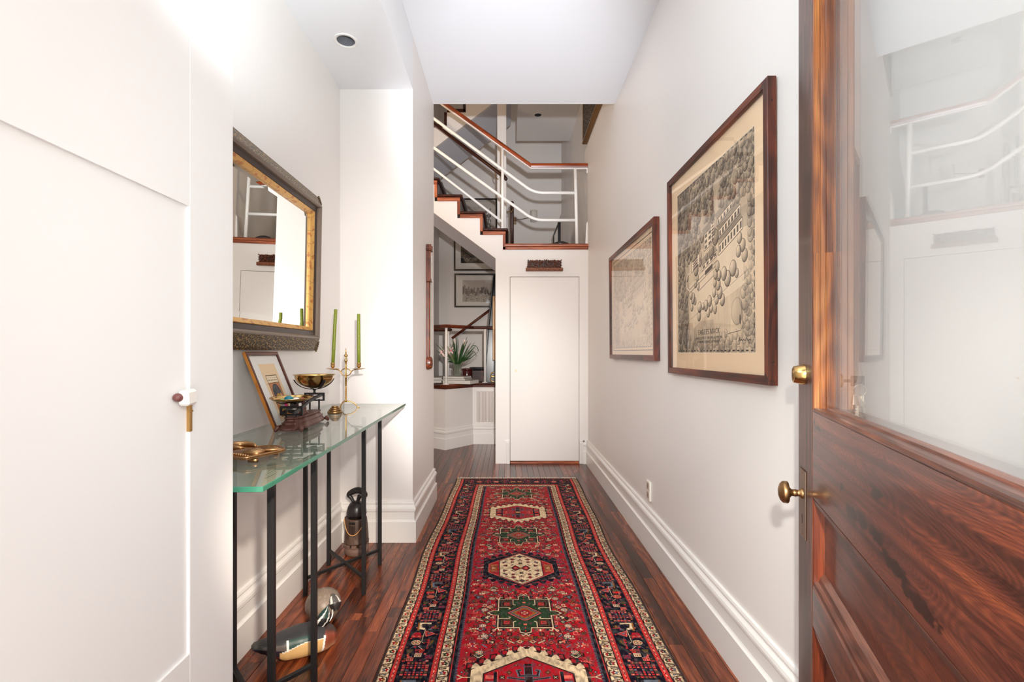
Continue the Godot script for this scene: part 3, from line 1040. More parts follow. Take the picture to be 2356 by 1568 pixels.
func rpath(pts, w, c, closed = false):
	for k in (pts.size() if closed else pts.size() - 1):
		rline(pts[k], pts[(k + 1) % pts.size()], w, c)
		var p = pts[k]
		rrect(p.x - w / 2, p.x + w / 2, p.y - w / 2, p.y + w / 2, c)

func rscale(pts, c, k):
	var out := []
	for p in pts: out.append(c + (p - c) * k)
	return out

func rdisc(p, ra, rb, c, n = 10):
	var pts := []
	for k in n:
		var t = TAU * (k + 0.5) / n
		pts.append(p + Vector2(cos(t) * ra, sin(t) * rb))
	rpoly(pts, c)

const MOTIFS := [
	["..#..", ".#a#.", "#aba#", ".#a#.", "..#.."],
	["#...#", ".#a#.", "..b..", ".#a#.", "#...#"],
	["a.a.a", "a.a.a", "aaaaa", "b...b", "b...b"],
	["#####", "#aba#", "#bab#", "#aba#", "#####"],
	[".##..", "#aa#.", ".#ba#", "..#b#", "...##"],
	["aa...", ".aa..", "..ab.", "...bb", "....b"],
	[".#.#.", "#a#a#", ".#b#.", "#a#a#", ".#.#."],
	["##...", "#a##.", "#aba#", "#a##.", "##..."],
	["..b..", ".aba.", "b.a.b", ".a.a.", "a...a"],
	["aaaa.", "a..a.", "a.ba.", "a....", "aaaaa"],
	["..##....", ".#aa#...", ".##aa###", "..#aabb#", "..#a##b#", "...#..#."],
	["a.a.a.a.", "aaaaaaa.", "..b..baa", "..b..b..", "..a..a.."],
	["...##...", "..#aa#..", ".#abba#.", "#ab##ba#", ".#abba#.", "..#aa#..", "...##..."],
	["a......a", ".a.bb.a.", "..abba..", "..abba..", ".a.bb.a.", "a......a"],
]

func rmotif(k, a, b, s, ca, cb, mirror_it = false):
	var rows = MOTIFS[k]
	var h = rows.size()
	for r in h:
		var w = rows[r].length()
		for q in w:
			var ch = rows[r][w - 1 - q if mirror_it else q]
			if ch == ".": continue
			var c = DARK if ch == "#" else (ca if ch == "a" else cb)
			rrect(a + (q - w * 0.5) * s, a + (q + 1 - w * 0.5) * s, b + (r - h * 0.5) * s, b + (r + 1 - h * 0.5) * s, c)

func hexagon(b, ha, hb, flat):
	return [Vector2(-0.001, b - hb), Vector2(ha, b - flat), Vector2(ha, b + flat), Vector2(-0.001, b + hb)]

func rosette(p, r, body, petal, heart):
	rdisc(p, r, r * 0.86, DARK, 10)
	rdisc(p, r - 0.0032, (r - 0.0032) * 0.86, body, 10)
	for k in 8:
		var t = TAU * k / 8
		rdisc(p + Vector2(cos(t) * r * 0.55, sin(t) * r * 0.48), r * 0.17, r * 0.15, petal if k % 2 == 0 else heart, 6)
	rdisc(p, r * 0.22, r * 0.19, heart, 6)

func paint_rug():
	knots.resize(RW * RH)
	knots.fill(RUG_RED)
	var H = RH * RB
	# ---- filler figures over the red field ----
	var pal := [CREAM, PINK, SALMON, SLATE, GOLD, GREEN, MAUVE, NAVY, CREAM, PINK, OLIVE, BRIGHT]
	for row in range(0, int(H / 0.029)):
		var b = 0.292 + row * 0.029
		if b > H - 0.29: break
		var a = 0.010 + (0.018 if row % 2 else 0.0)
		while a < 0.252:
			var k = rng.randi_range(0, MOTIFS.size() - 1)
			var s = rng.randf_range(0.0042, 0.0056) if k < 10 else rng.randf_range(0.0036, 0.0048)
			rmotif(k, a + rng.randf_range(-0.004, 0.004), b + rng.randf_range(-0.005, 0.005), s, pal[rng.randi_range(0, 11)], pal[rng.randi_range(0, 11)], rng.randf() < 0.5)
			if rng.randf() < 0.5: rmotif(0, a + 0.020, b + 0.014, 0.0030, pal[rng.randi_range(0, 11)], CREAM)
			a += rng.randf_range(0.032, 0.046)
	for k in 150:
		var p = Vector2(rng.randf_range(0.03, 0.24), rng.randf_range(0.30, H - 0.32))
		var d = Vector2(rng.randf_range(0.008, 0.020), rng.randf_range(-0.014, 0.014))
		rline(p - d * 1.15, p + d * 1.15, 0.0105, DARK)
		rline(p - d, p + d, 0.0058, [CREAM, PINK, SALMON, CREAM, SLATE, GOLD][k % 6])
		if k % 3 == 0: rline(p, p + Vector2(d.x * 0.6, -d.y * 1.4), 0.0050, [PINK, CREAM, OLIVE][k % 3])
	for k in 30:
		var p = Vector2(rng.randf_range(0.10, 0.23), 0.33 + k * 0.090)
		if p.y > H - 0.33: break
		rmotif(10 if k % 2 else 12, p.x, p.y, 0.0064, [SLATE, PINK, CREAM][k % 3], [SALMON, CREAM, GREEN][k % 3], k % 4 < 2)
	for k in 26:
		var p = Vector2(rng.randf_range(0.19, 0.25), 0.31 + k * 0.105 + rng.randf_range(-0.02, 0.02))
		if p.y > H - 0.3: break
		rmotif(11 if k % 2 else 2, p.x, p.y, 0.0052, PINK if k % 3 else CREAM, SALMON, false)
		rosette(p + Vector2(-0.05, 0.045), 0.019, CREAM, BRIGHT, SLATE)
	# ---- medallions ----
	for c in [0.487, 1.417, 2.362]:
		green_medallion(c, 0.120, 0.118, 0.160, 0.168)
	cream_medallion(0.967, 0.205, 0.195, 0.095, CREAM, false)
	navy_medallion(1.90)
	cream_medallion(2.862, 0.215, 0.235, 0.105, CREAM, true)
	# ---- borders, from the field outwards ----
	rrect(0.267, 0.297, 0, H, NAVY)
	for j in range(0, RH, 5):
		var b = j * RB
		rrect(0.266, 0.272, b, b + 0.0048, MAUVE if (j / 5) % 2 else SLATE)
		rrect(0.272, 0.276, b + 0.0016, b + 0.0048, SLATE)
	rrect(0.288, 0.292, 0, H, SALMON)
	rrect(0.292, 0.2965, 0, H, DARK)
	vine_band(0.2965, 0.341, 0.055, 0.013)
	guard_band(0.341, 0.3675)
	rrect(0.3675, 0.491, 0, H, NAVY)
	main_border()
	guard_band(0.491, 0.5185)
	vine_band(0.5185, 0.5585, 0.055, 0.031)
	rrect(0.5585, 0.5640, 0, H, DARK)
	for j in range(0, RH, 6):
		rrect(0.5575, 0.5600, j * RB, j * RB + 0.004, CREAM)
	# ---- the two ends ----
	for e in [0, 1]:
		end_border(e == 1)
	# ---- cells to picture ----
	var cols := [rgb(172, 21, 34), rgb(226, 196, 156), rgb(19, 13, 27), rgb(38, 62, 36), rgb(222, 104, 88), rgb(190, 52, 46), rgb(104, 112, 124), rgb(148, 88, 34), rgb(46, 18, 18), rgb(128, 48, 72), rgb(88, 72, 38), rgb(196, 26, 30)]
	var data := PackedByteArray()
	data.resize(RW * RH * 3)
	var nz := FastNoiseLite.new()
	nz.seed = 77; nz.frequency = 0.02
	var q := 0
	for j in RH:
		var ab = 1.0 + 0.10 * nz.get_noise_2d(0.0, j * 0.6)
		for i in RW:
			var c = cols[knots[q]]
			var f = ab * (0.95 + 0.10 * rng.randf()) * 255.0
			data[q * 3] = mini(255, int(c.r * f)); data[q * 3 + 1] = mini(255, int(c.g * f)); data[q * 3 + 2] = mini(255, int(c.b * f))
			q += 1
	return Image.create_from_data(RW, RH, false, Image.FORMAT_RGB8, data)

func vine_band(a0, a1, period, shift):
	var w = a1 - a0
	rrect(a0, a1, 0, RH * RB, CREAM)
	var k := 0
	var b = -shift
	while b < RH * RB:
		var p = func(x, y): return Vector2(a0 + x * w, b + y * period)
		rpath([p.call(0.10, 0.02), p.call(0.86, 0.10), p.call(0.90, 0.22), p.call(0.62, 0.20)], 0.0036, DARK)
		rpath([p.call(0.90, 0.22), p.call(0.86, 0.34), p.call(0.16, 0.46), p.call(0.08, 0.70), p.call(0.10, 1.02)], 0.0034, DARK)
		rpoly([p.call(0.26, 0.13), p.call(0.74, 0.19), p.call(0.32, 0.31)], DARK)
		rpoly([p.call(0.32, 0.155), p.call(0.66, 0.195), p.call(0.37, 0.275)], [SLATE, SALMON, OLIVE][k % 3])
		var f1 = [RUG_RED, GREEN, RUG_RED, GOLD][k % 4]
		var f2 = [GREEN, RUG_RED, SLATE, RUG_RED][k % 4]
		rpoly([p.call(0.20, 0.66), p.call(0.42, 0.54), p.call(0.50, 0.44), p.call(0.62, 0.54), p.call(0.90, 0.60), p.call(0.70, 0.74), p.call(0.78, 0.92), p.call(0.52, 0.84), p.call(0.30, 0.92), p.call(0.36, 0.76)], DARK)
		rpoly([p.call(0.25, 0.67), p.call(0.46, 0.55), p.call(0.52, 0.72), p.call(0.36, 0.88)], f1)
		rpoly([p.call(0.56, 0.54), p.call(0.86, 0.61), p.call(0.67, 0.73), p.call(0.75, 0.88), p.call(0.54, 0.81)], f2)
		rdisc(p.call(0.52, 0.70), 0.0030, 0.0035, CREAM, 6)
		b += period
		k += 1
	rrect(a0, a0 + 0.0025, 0, RH * RB, DARK)
	rrect(a1 - 0.0025, a1, 0, RH * RB, DARK)

func guard_band(a0, a1):
	var H = RH * RB
	rrect(a0, a1, 0, H, BRIGHT)
	rrect(a0 + 0.0030, a0 + 0.0055, 0, H, SALMON)
	rrect(a1 - 0.0055, a1 - 0.0030, 0, H, SALMON)
	var m = (a0 + a1) / 2
	var b := 0.004
	var k := 0
	while b < H:
		rpath([Vector2(m - 0.0055, b), Vector2(m, b + 0.006), Vector2(m + 0.0055, b)], 0.0022, PINK)
		rpath([Vector2(m - 0.0055, b + 0.012), Vector2(m, b + 0.006), Vector2(m + 0.0055, b + 0.012)], 0.0022, PINK)
		rdisc(Vector2(m, b + 0.012), 0.0028, 0.0032, NAVY if k % 2 else CREAM, 6)
		b += 0.0125
		k += 1
	rrect(a0, a0 + 0.0022, 0, H, DARK)
	rrect(a1 - 0.0022, a1, 0, H, DARK)

func main_border():
	var a0 := 0.3675
	var w := 0.1235
	var H = RH * RB
	# small seeds
	for k in 620:
		var p = Vector2(a0 + rng.randf_range(0.006, w - 0.006), rng.randf() * H)
		var s = rng.randf_range(0.0026, 0.0058)
		rrect(p.x - s, p.x + s, p.y - s, p.y + s, [MAUVE, SALMON, SLATE, PINK, OLIVE, RUG_RED, GOLD, SALMON][rng.randi_range(0, 7)])
		if s > 0.0036: rrect(p.x - 0.0020, p.x + 0.0020, p.y - 0.0020, p.y + 0.0020, [NAVY, CREAM, RUG_RED][k % 3])
	var b := 0.10
	var k := 0
	while b < H - 0.1:
		var at := [b]
		var p = func(x, y): return Vector2(a0 + x * w, at[0] + y)
		# chequered cluster with a ring of little boxes
		rrect(a0 + 0.008, a0 + w - 0.008, b - 0.008, b + 0.088, NAVY)
		for r in 7:
			for q in 7:
				var edge = r == 0 or r == 6 or q == 0 or q == 6
				var c = p.call(0.14 + q * 0.120, r * 0.0135)
				if edge and (r + q) % 6 != 0:
					rrect(c.x - 0.0061, c.x + 0.0061, c.y - 0.0054, c.y + 0.0054, [PINK, SALMON, PINK, OLIVE][(r + 2 * q + k) % 4])
					rrect(c.x - 0.0038, c.x + 0.0038, c.y - 0.0032, c.y + 0.0032, [RUG_RED, DARK, RUG_RED][(r + q) % 3])
					rrect(c.x - 0.0018, c.x + 0.0018, c.y - 0.0014, c.y + 0.0014, CREAM)
				elif not edge:
					rrect(c.x - 0.0048, c.x + 0.0048, c.y - 0.0040, c.y + 0.0040, [SALMON, NAVY, BRIGHT, MAUVE, SLATE, PINK][(r * 2 + q * 3 + k) % 6])
		for q in 3:
			rrect(a0 + w * (0.30 + 0.2 * q) - 0.0012, a0 + w * (0.30 + 0.2 * q) + 0.0012, b + 0.010, b + 0.070, SALMON if q % 2 else MAUVE)
		b += 0.100
		at[0] = b
		# cream hook, star and stem
		rpath([p.call(0.42, 0.004), p.call(0.76, 0.004), p.call(0.70, 0.042), p.call(0.54, 0.046)], 0.014, CREAM if k % 2 == 0 else SLATE)
		rpath([p.call(0.50, 0.010), p.call(0.68, 0.010), p.call(0.64, 0.034)], 0.0042, DARK)
		rline(p.call(0.82, -0.004), p.call(0.76, 0.060), 0.007, GOLD)
		for q in 5:
			rline(p.call(0.20, 0.040), p.call(0.20 + 0.15 * cos(PI * q / 4), 0.040 - 0.024 * sin(PI * q / 4)), 0.0062, [SALMON, MAUVE, GOLD, OLIVE, SALMON][q])
		# outlined triangle hanging from a thread
		var tr = [p.call(0.12, 0.082), p.call(0.52, 0.056), p.call(0.44, 0.104)]
		rpoly(tr, PINK)
		rpoly(rscale(tr, (tr[0] + tr[1] + tr[2]) / 3, 0.72), RUG_RED)
		rpoly(rscale(tr, (tr[0] + tr[1] + tr[2]) / 3, 0.34), SLATE)
		rpath([p.call(0.52, 0.050), p.call(0.52, 0.140), p.call(0.44, 0.148)], 0.0030, CREAM)
		rpoly([p.call(0.66, 0.072), p.call(0.86, 0.072), p.call(0.92, 0.092), p.call(0.60, 0.092)], OLIVE if k % 2 else RUG_RED)
		rrect(a0 + w * 0.60, a0 + w * 0.92, b + 0.093, b + 0.110, BRIGHT)
		rrect(a0 + w * 0.63, a0 + w * 0.71, b + 0.097, b + 0.105, PINK)
		rrect(a0 + w * 0.81, a0 + w * 0.89, b + 0.097, b + 0.105, PINK)
		b += 0.118
		at[0] = b
		# leaf and rosette
		for q in 4:
			rpath([p.call(0.28, 0.050), p.call(0.12 + 0.05 * q, 0.028 - 0.005 * q), p.call(0.10 + 0.05 * q, 0.010)], 0.0052, [GREEN, GOLD, OLIVE, MAUVE][q])
		rline(p.call(0.28, -0.002), p.call(0.30, 0.058), 0.004, SALMON)
		rosette(p.call(0.70, 0.026), 0.0235, PINK if k % 2 else CREAM, SALMON, GOLD)
		rline(p.call(0.60, 0.050), p.call(0.42, 0.072), 0.0028, CREAM)
		rline(p.call(0.72, 0.050), p.call(0.84, 0.066), 0.0028, SLATE)
		rline(p.call(0.66, 0.050), p.call(0.62, 0.096), 0.003, MAUVE)
		rpoly([p.call(0.34, 0.072), p.call(0.56, 0.072), p.call(0.52, 0.092), p.call(0.45, 0.098), p.call(0.38, 0.092)], SALMON)
		for q in 6:
			rrect(a0 + w * (0.37 + 0.07 * (q % 3)), a0 + w * (0.40 + 0.07 * (q % 3)), b + 0.076 + 0.008 * (q / 3), b + 0.080 + 0.008 * (q / 3), DARK)
		rpoly([p.call(0.72, 0.072), p.call(0.94, 0.072), p.call(0.90, 0.092), p.call(0.83, 0.098), p.call(0.76, 0.092)], OLIVE)
		b += 0.104
		at[0] = b
		# waffle squares
		for e in [[0.52, 0.004, CREAM], [0.74, 0.030, PINK], [0.16, 0.016, MAUVE]]:
			var c = p.call(e[0], e[1])
			rrect(c.x - 0.014, c.x + 0.014, c.y - 0.011, c.y + 0.011, e[2])
			for q in 6:
				var d = c + Vector2((q % 3 - 1) * 0.0085, (q / 3 - 0.5) * 0.0095)
				rrect(d.x - 0.0022, d.x + 0.0022, d.y - 0.0026, d.y + 0.0026, RUG_RED if q % 2 else DARK)
		b += 0.052
		at[0] = b
		k += 1

func green_medallion(b, wa, wb, tip, point):
	var o := Vector2(0, b)
	var out := [Vector2(-0.001, -tip), Vector2(0.022, -tip + 0.008), Vector2(0.026, -wb), Vector2(wa, -wb), Vector2(wa, -0.018), Vector2(point - 0.02, -0.016), Vector2(point, 0), Vector2(point - 0.02, 0.016), Vector2(wa, 0.018), Vector2(wa, wb), Vector2(0.026, wb), Vector2(0.022, tip - 0.008), Vector2(-0.001, tip)]
	var pts := []
	for p in out: pts.append(o + p)
	rpoly(rscale(pts, o, 1.08), DARK)
	rpath(pts, 0.0055, CREAM)
	rpoly(rscale(pts, o, 0.965), DARK)
	rpoly(rscale(pts, o, 0.915), GREEN)
	for s in [-1, 1]:
		# white hooks and red boxes in the four arms
		rrect(0.054, 0.112, b + s * 0.080 - 0.030, b + s * 0.080 + 0.030, DARK)
		rrect(0.060, 0.106, b + s * 0.080 - 0.024, b + s * 0.080 + 0.024, OLIVE)
		rrect(0.064, 0.102, b + s * 0.080 - 0.019, b + s * 0.080 + 0.019, DARK)
		rrect(0.068, 0.094, b + s * 0.078 - 0.013, b + s * 0.078 + 0.013, SALMON)
		rline(Vector2(0.074, b + s * 0.072), Vector2(0.090, b + s * 0.084), 0.003, DARK)
		rpath([Vector2(0.052, b + s * wb), Vector2(0.052, b + s * 0.074), Vector2(0.040, b + s * 0.068)], 0.0050, CREAM)
		rpath([Vector2(wa, b + s * 0.046), Vector2(0.070, b + s * 0.046), Vector2(0.066, b + s * 0.036), Vector2(0.074, b + s * 0.032)], 0.0050, CREAM)
		rdisc(Vector2(0.0, b + s * 0.092), 0.010, 0.009, PINK, 4)
		rdisc(Vector2(0.0, b + s * 0.118), 0.005, 0.008, SALMON, 4)
		rdisc(Vector2(0.0, b + s * 0.142), 0.005, 0.007, BRIGHT, 4)
		rdisc(Vector2(0.024, b + s * 0.084), 0.006, 0.006, MAUVE, 6)
		# paired cream curls at the corners and tips
		rpath([Vector2(wa, b + s * wb), Vector2(wa - 0.006, b + s * (wb + 0.020)), Vector2(wa - 0.020, b + s * (wb + 0.016))], 0.006, CREAM)
		rpath([Vector2(wa, b + s * wb), Vector2(wa + 0.014, b + s * (wb + 0.018))], 0.006, CREAM)
		rpath([Vector2(0.0, b + s * (tip + 0.006)), Vector2(0.012, b + s * (tip + 0.016)), Vector2(0.018, b + s * (tip + 0.004))], 0.005, CREAM)
		rrect(0.0, 0.028, b + s * (tip + 0.036) - 0.015, b + s * (tip + 0.036) + 0.015, GOLD if s > 0 else SALMON)
		rrect(0.0, 0.022, b + s * (tip + 0.036) - 0.009, b + s * (tip + 0.036) + 0.009, RUG_RED)
		rdisc(Vector2(0.0, b + s * (tip + 0.036)), 0.010, 0.006, PINK, 4)
		rmotif(13, 0.064, b + s * (wb + 0.018), 0.0040, PINK, CREAM)
	var dm := [Vector2(-0.001, -0.062), Vector2(0.012, -0.058), Vector2(0.078, 0), Vector2(0.012, 0.058), Vector2(-0.001, 0.062)]
	var dd := []
	for p in dm: dd.append(o + p)
	rpoly(rscale(dd, o, 1.10), DARK)
	rpoly(dd, PINK)
	rpoly(rscale(dd, o, 0.90), DARK)
	rpoly(rscale(dd, o, 0.83), SLATE)
	rpoly(rscale(dd, o, 0.74), GOLD)
	rpoly(rscale(dd, o, 0.52), RUG_RED)
	rosette(o, 0.021, PINK, CREAM, DARK)
	rline(Vector2(wa + 0.005, b), Vector2(point - 0.02, b), 0.006, OLIVE)

# rows of curled teeth along the slopes of a hexagon
func teeth(b, ha, hb, flat, body, leaf, outline, z = 1.0):
	for s in [-1, 1]:
		for k in 5:
			var t = 0.06 + k * 0.205
			var p = Vector2(ha * t, b + s * lerp(hb, flat, t))
			var n = Vector2(0.35, s * 0.9)
			rpoly([p + Vector2(0.016, -s * 0.004) * z, p + Vector2(0.046, -s * 0.014) * z, p + Vector2(0.046, s * 0.022) * z, p + Vector2(0.018, s * 0.030) * z], outline)
			rpoly([p + Vector2(0.021, s * 0.002) * z, p + Vector2(0.041, -s * 0.005) * z, p + Vector2(0.040, s * 0.018) * z, p + Vector2(0.024, s * 0.022) * z], leaf)
			rpoly([p - Vector2(0.010, 0), p + Vector2(0.026, -s * 0.010) * z, p + Vector2(0.022, s * 0.010) * z, p + Vector2(0.012, s * 0.024) * z, p + Vector2(0.002, s * 0.018) * z], body)
	for k in 3:
		var y = b + (k - 1) * flat * 0.60
		rline(Vector2(ha, y), Vector2(ha + 0.030, y), 0.006, body)
		rpath([Vector2(ha + 0.048, y - 0.012), Vector2(ha + 0.030, y), Vector2(ha + 0.048, y + 0.012)], 0.005, body)

func cream_medallion(b, ha, hb, flat, body, big):
	var o := Vector2(0, b)
	var h = hexagon(b, ha, hb, flat)
	rpoly(rscale(h, o, 1.05), DARK)
	rpoly(h, body)
	teeth(b, ha, hb, flat, body, RUG_RED, DARK)
	rpoly(rscale(h, o, 0.99), body)
	var k1 = 0.76
	rpoly(rscale(h, o, k1 + 0.03), DARK)
	rpoly(rscale(h, o, k1), RUG_RED)
	# the striped ends
	var fl = flat * k1
	for q in 5:
		var y = b - fl + fl * 2 * (q + 0.5) / 5
		rrect(ha * 0.60, ha * k1 - 0.004, y - fl * 0.12, y + fl * 0.12, [PINK, SLATE, SALMON, NAVY, PINK][q])
	rrect(ha * 0.545, ha * 0.60, b - fl * 1.16, b + fl * 1.16, NAVY)
	rrect(ha * 0.53, ha * 0.545, b - fl * 1.20, b + fl * 1.20, PINK)
	# tree, hooks and small blossoms inside
	rrect(0, 0.017, b - hb * 0.60, b + hb * 0.60, SLATE)
	rrect(0, 0.013, b - hb * 0.60, b + hb * 0.60, DARK)
	for s in [-1, 1]:
		rpath([Vector2(0.0, b + s * hb * 0.30), Vector2(0.034, b + s * hb * 0.30), Vector2(0.040, b + s * hb * 0.42), Vector2(0.026, b + s * hb * 0.44)], 0.0125, SLATE)
		rpath([Vector2(0.0, b + s * hb * 0.30), Vector2(0.032, b + s * hb * 0.30), Vector2(0.038, b + s * hb * 0.42), Vector2(0.027, b + s * hb * 0.44)], 0.0065, DARK)
		rpath([Vector2(0.0, b + s * hb * 0.52), Vector2(0.024, b + s * hb * 0.54), Vector2(0.030, b + s * hb * 0.60)], 0.006, MAUVE)
		rline(Vector2(0.01, b + s * hb * 0.20), Vector2(0.080, b + s * hb * 0.26), 0.0110, SLATE)
		rline(Vector2(0.01, b + s * hb * 0.20), Vector2(0.076, b + s * hb * 0.255), 0.0055, DARK)
		rpoly([Vector2(0.030, b + s * hb * 0.16), Vector2(0.090, b + s * hb * 0.02), Vector2(0.095, b + s * hb * 0.12)], PINK)
		rpoly([Vector2(0.040, b + s * hb * 0.14), Vector2(0.078, b + s * hb * 0.07), Vector2(0.080, b + s * hb * 0.11)], NAVY)
		rmotif(3, 0.098, b + s * hb * 0.26, 0.0040, CREAM, DARK)
		rmotif(0, 0.072, b + s * hb * 0.38, 0.0046, GOLD, SLATE)
		rmotif(0, 0.045, b + s * hb * 0.56, 0.0034, PINK, OLIVE)
	rosette(o, 0.026, GOLD, PINK, CREAM)

func navy_medallion(b):
	var o := Vector2(0, b)
	var h = hexagon(b, 0.205, 0.205, 0.090)
	teeth(b, 0.206, 0.212, 0.095, NAVY, RUG_RED, MAUVE, 1.15)
	for k in 4:
		var y = b - 0.075 + k * 0.050
		rdisc(Vector2(0.230, y), 0.020, 0.019, MAUVE, 8)
		rdisc(Vector2(0.232, y), 0.014, 0.013, RUG_RED, 8)
	rpoly(h, NAVY)
	var i1 = hexagon(b, 0.178, 0.196, 0.052)
	rpoly(i1, PINK)
	rpoly(rscale(i1, o, 0.975), SALMON)
	rpoly(rscale(i1, o, 0.945), RUG_RED)
	rrect(0.131, 0.166, b - 0.045, b + 0.045, GOLD)
	for s in [-1, 1]:
		rpath([Vector2(0.132, b + s * 0.040), Vector2(0.166, b + s * 0.030)], 0.006, PINK)
		rpath([Vector2(0.132, b + s * 0.022), Vector2(0.166, b + s * 0.012)], 0.004, SALMON)
	rpoly([Vector2(0.138, b), Vector2(0.158, b - 0.016), Vector2(0.158, b + 0.016)], CREAM)
	rpoly([Vector2(0.146, b), Vector2(0.155, b - 0.008), Vector2(0.155, b + 0.008)], RUG_RED)
	var i2 := [Vector2(-0.001, b - 0.186), Vector2(0.116, b - 0.090), Vector2(0.116, b + 0.090), Vector2(-0.001, b + 0.186)]
	rpoly(rscale(i2, o, 1.03), DARK)
	rpoly(i2, CREAM)
	for s in [-1, 1]:
		for e in [[0.0, 0.150, 12, GREEN, MAUVE, 0.0046], [0.0, 0.100, 8, MAUVE, GREEN, 0.0056], [0.0, 0.058, 6, GREEN, OLIVE, 0.0052], [0.044, 0.110, 12, RUG_RED, MAUVE, 0.0040], [0.044, 0.076, 6, RUG_RED, NAVY, 0.0042], [0.088, 0.072, 4, SLATE, RUG_RED, 0.0052], [0.028, 0.146, 4, SALMON, RUG_RED, 0.0038], [0.078, 0.104, 1, SALMON, RUG_RED, 0.0036], [0.086, 0.030, 7, RUG_RED, SLATE, 0.0048], [0.046, 0.036, 5, DARK, MAUVE, 0.0040]]:
			rmotif(e[2], e[0], b + s * e[1], e[5], e[3], e[4], s > 0)
	rpoly([Vector2(0, b - 0.004), Vector2(0.030, b - 0.036), Vector2(0.052, b - 0.004), Vector2(0.052, b + 0.004), Vector2(0.030, b + 0.036), Vector2(0, b + 0.004)], DARK)
	rpoly([Vector2(0.006, b), Vector2(0.030, b - 0.026), Vector2(0.044, b), Vector2(0.030, b + 0.026)], RUG_RED)
	rdisc(Vector2(0.030, b), 0.008, 0.012, PINK, 6)
	rdisc(o, 0.007, 0.012, GOLD, 6)

func end_border(far_side):
	var H = RH * RB
	var put_band = func(a1, b0, b1, c):
		if far_side: rrect(0, a1, H - b1, H - b0, c)
		else: rrect(0, a1, b0, b1, c)
	var at = func(y): return H - y if far_side else y
	put_band.call(0.5185, 0.0, 0.012, DARK)
	put_band.call(0.500, 0.012, 0.020, SALMON)
	put_band.call(0.491, 0.020, 0.205, NAVY)
	for k in 260:
		var p = Vector2(rng.randf() * 0.48, 0.026 + rng.randf() * 0.172)
		var s = rng.randf_range(0.002, 0.005)
		rrect(p.x - s, p.x + s, at.call(p.y) - s, at.call(p.y) + s, [MAUVE, SALMON, RUG_RED, OLIVE, PINK, RUG_RED][rng.randi_range(0, 5)])
	for k in 6:
		var a = 0.03 + 0.078 * k
		if k % 2 == 0:
			rosette(Vector2(a, at.call(0.120)), 0.030, [GOLD, PINK, SALMON][k / 2], SALMON, CREAM)
		else:
			for q in 9:
				rrect(a - 0.026 + 0.018 * (q % 3), a - 0.012 + 0.018 * (q % 3), at.call(0.07 + 0.032 * (q / 3)) - 0.010, at.call(0.07 + 0.032 * (q / 3)) + 0.010, [MAUVE, SALMON, OLIVE][q % 3])
	put_band.call(0.366, 0.205, 0.224, SALMON)
	put_band.call(0.341, 0.224, 0.228, DARK)
	put_band.call(0.338, 0.228, 0.266, CREAM)
	var a := 0.0
	var k := 0
	while a < 0.32:
		rpoly([Vector2(a, at.call(0.232)), Vector2(a + 0.018, at.call(0.246)), Vector2(a + 0.004, at.call(0.262))], [GREEN, RUG_RED, GOLD][k % 3])
		rline(Vector2(a + 0.02, at.call(0.234)), Vector2(a + 0.03, at.call(0.260)), 0.004, DARK)
		a += 0.038
		k += 1
	put_band.call(0.300, 0.266, 0.278, NAVY)

func rug_edge(b):   # how far the rug has crept sideways
	return 0.010 * sin(b * 2.6 + 0.6) + 0.005 * sin(b * 6.1 + 1.0)

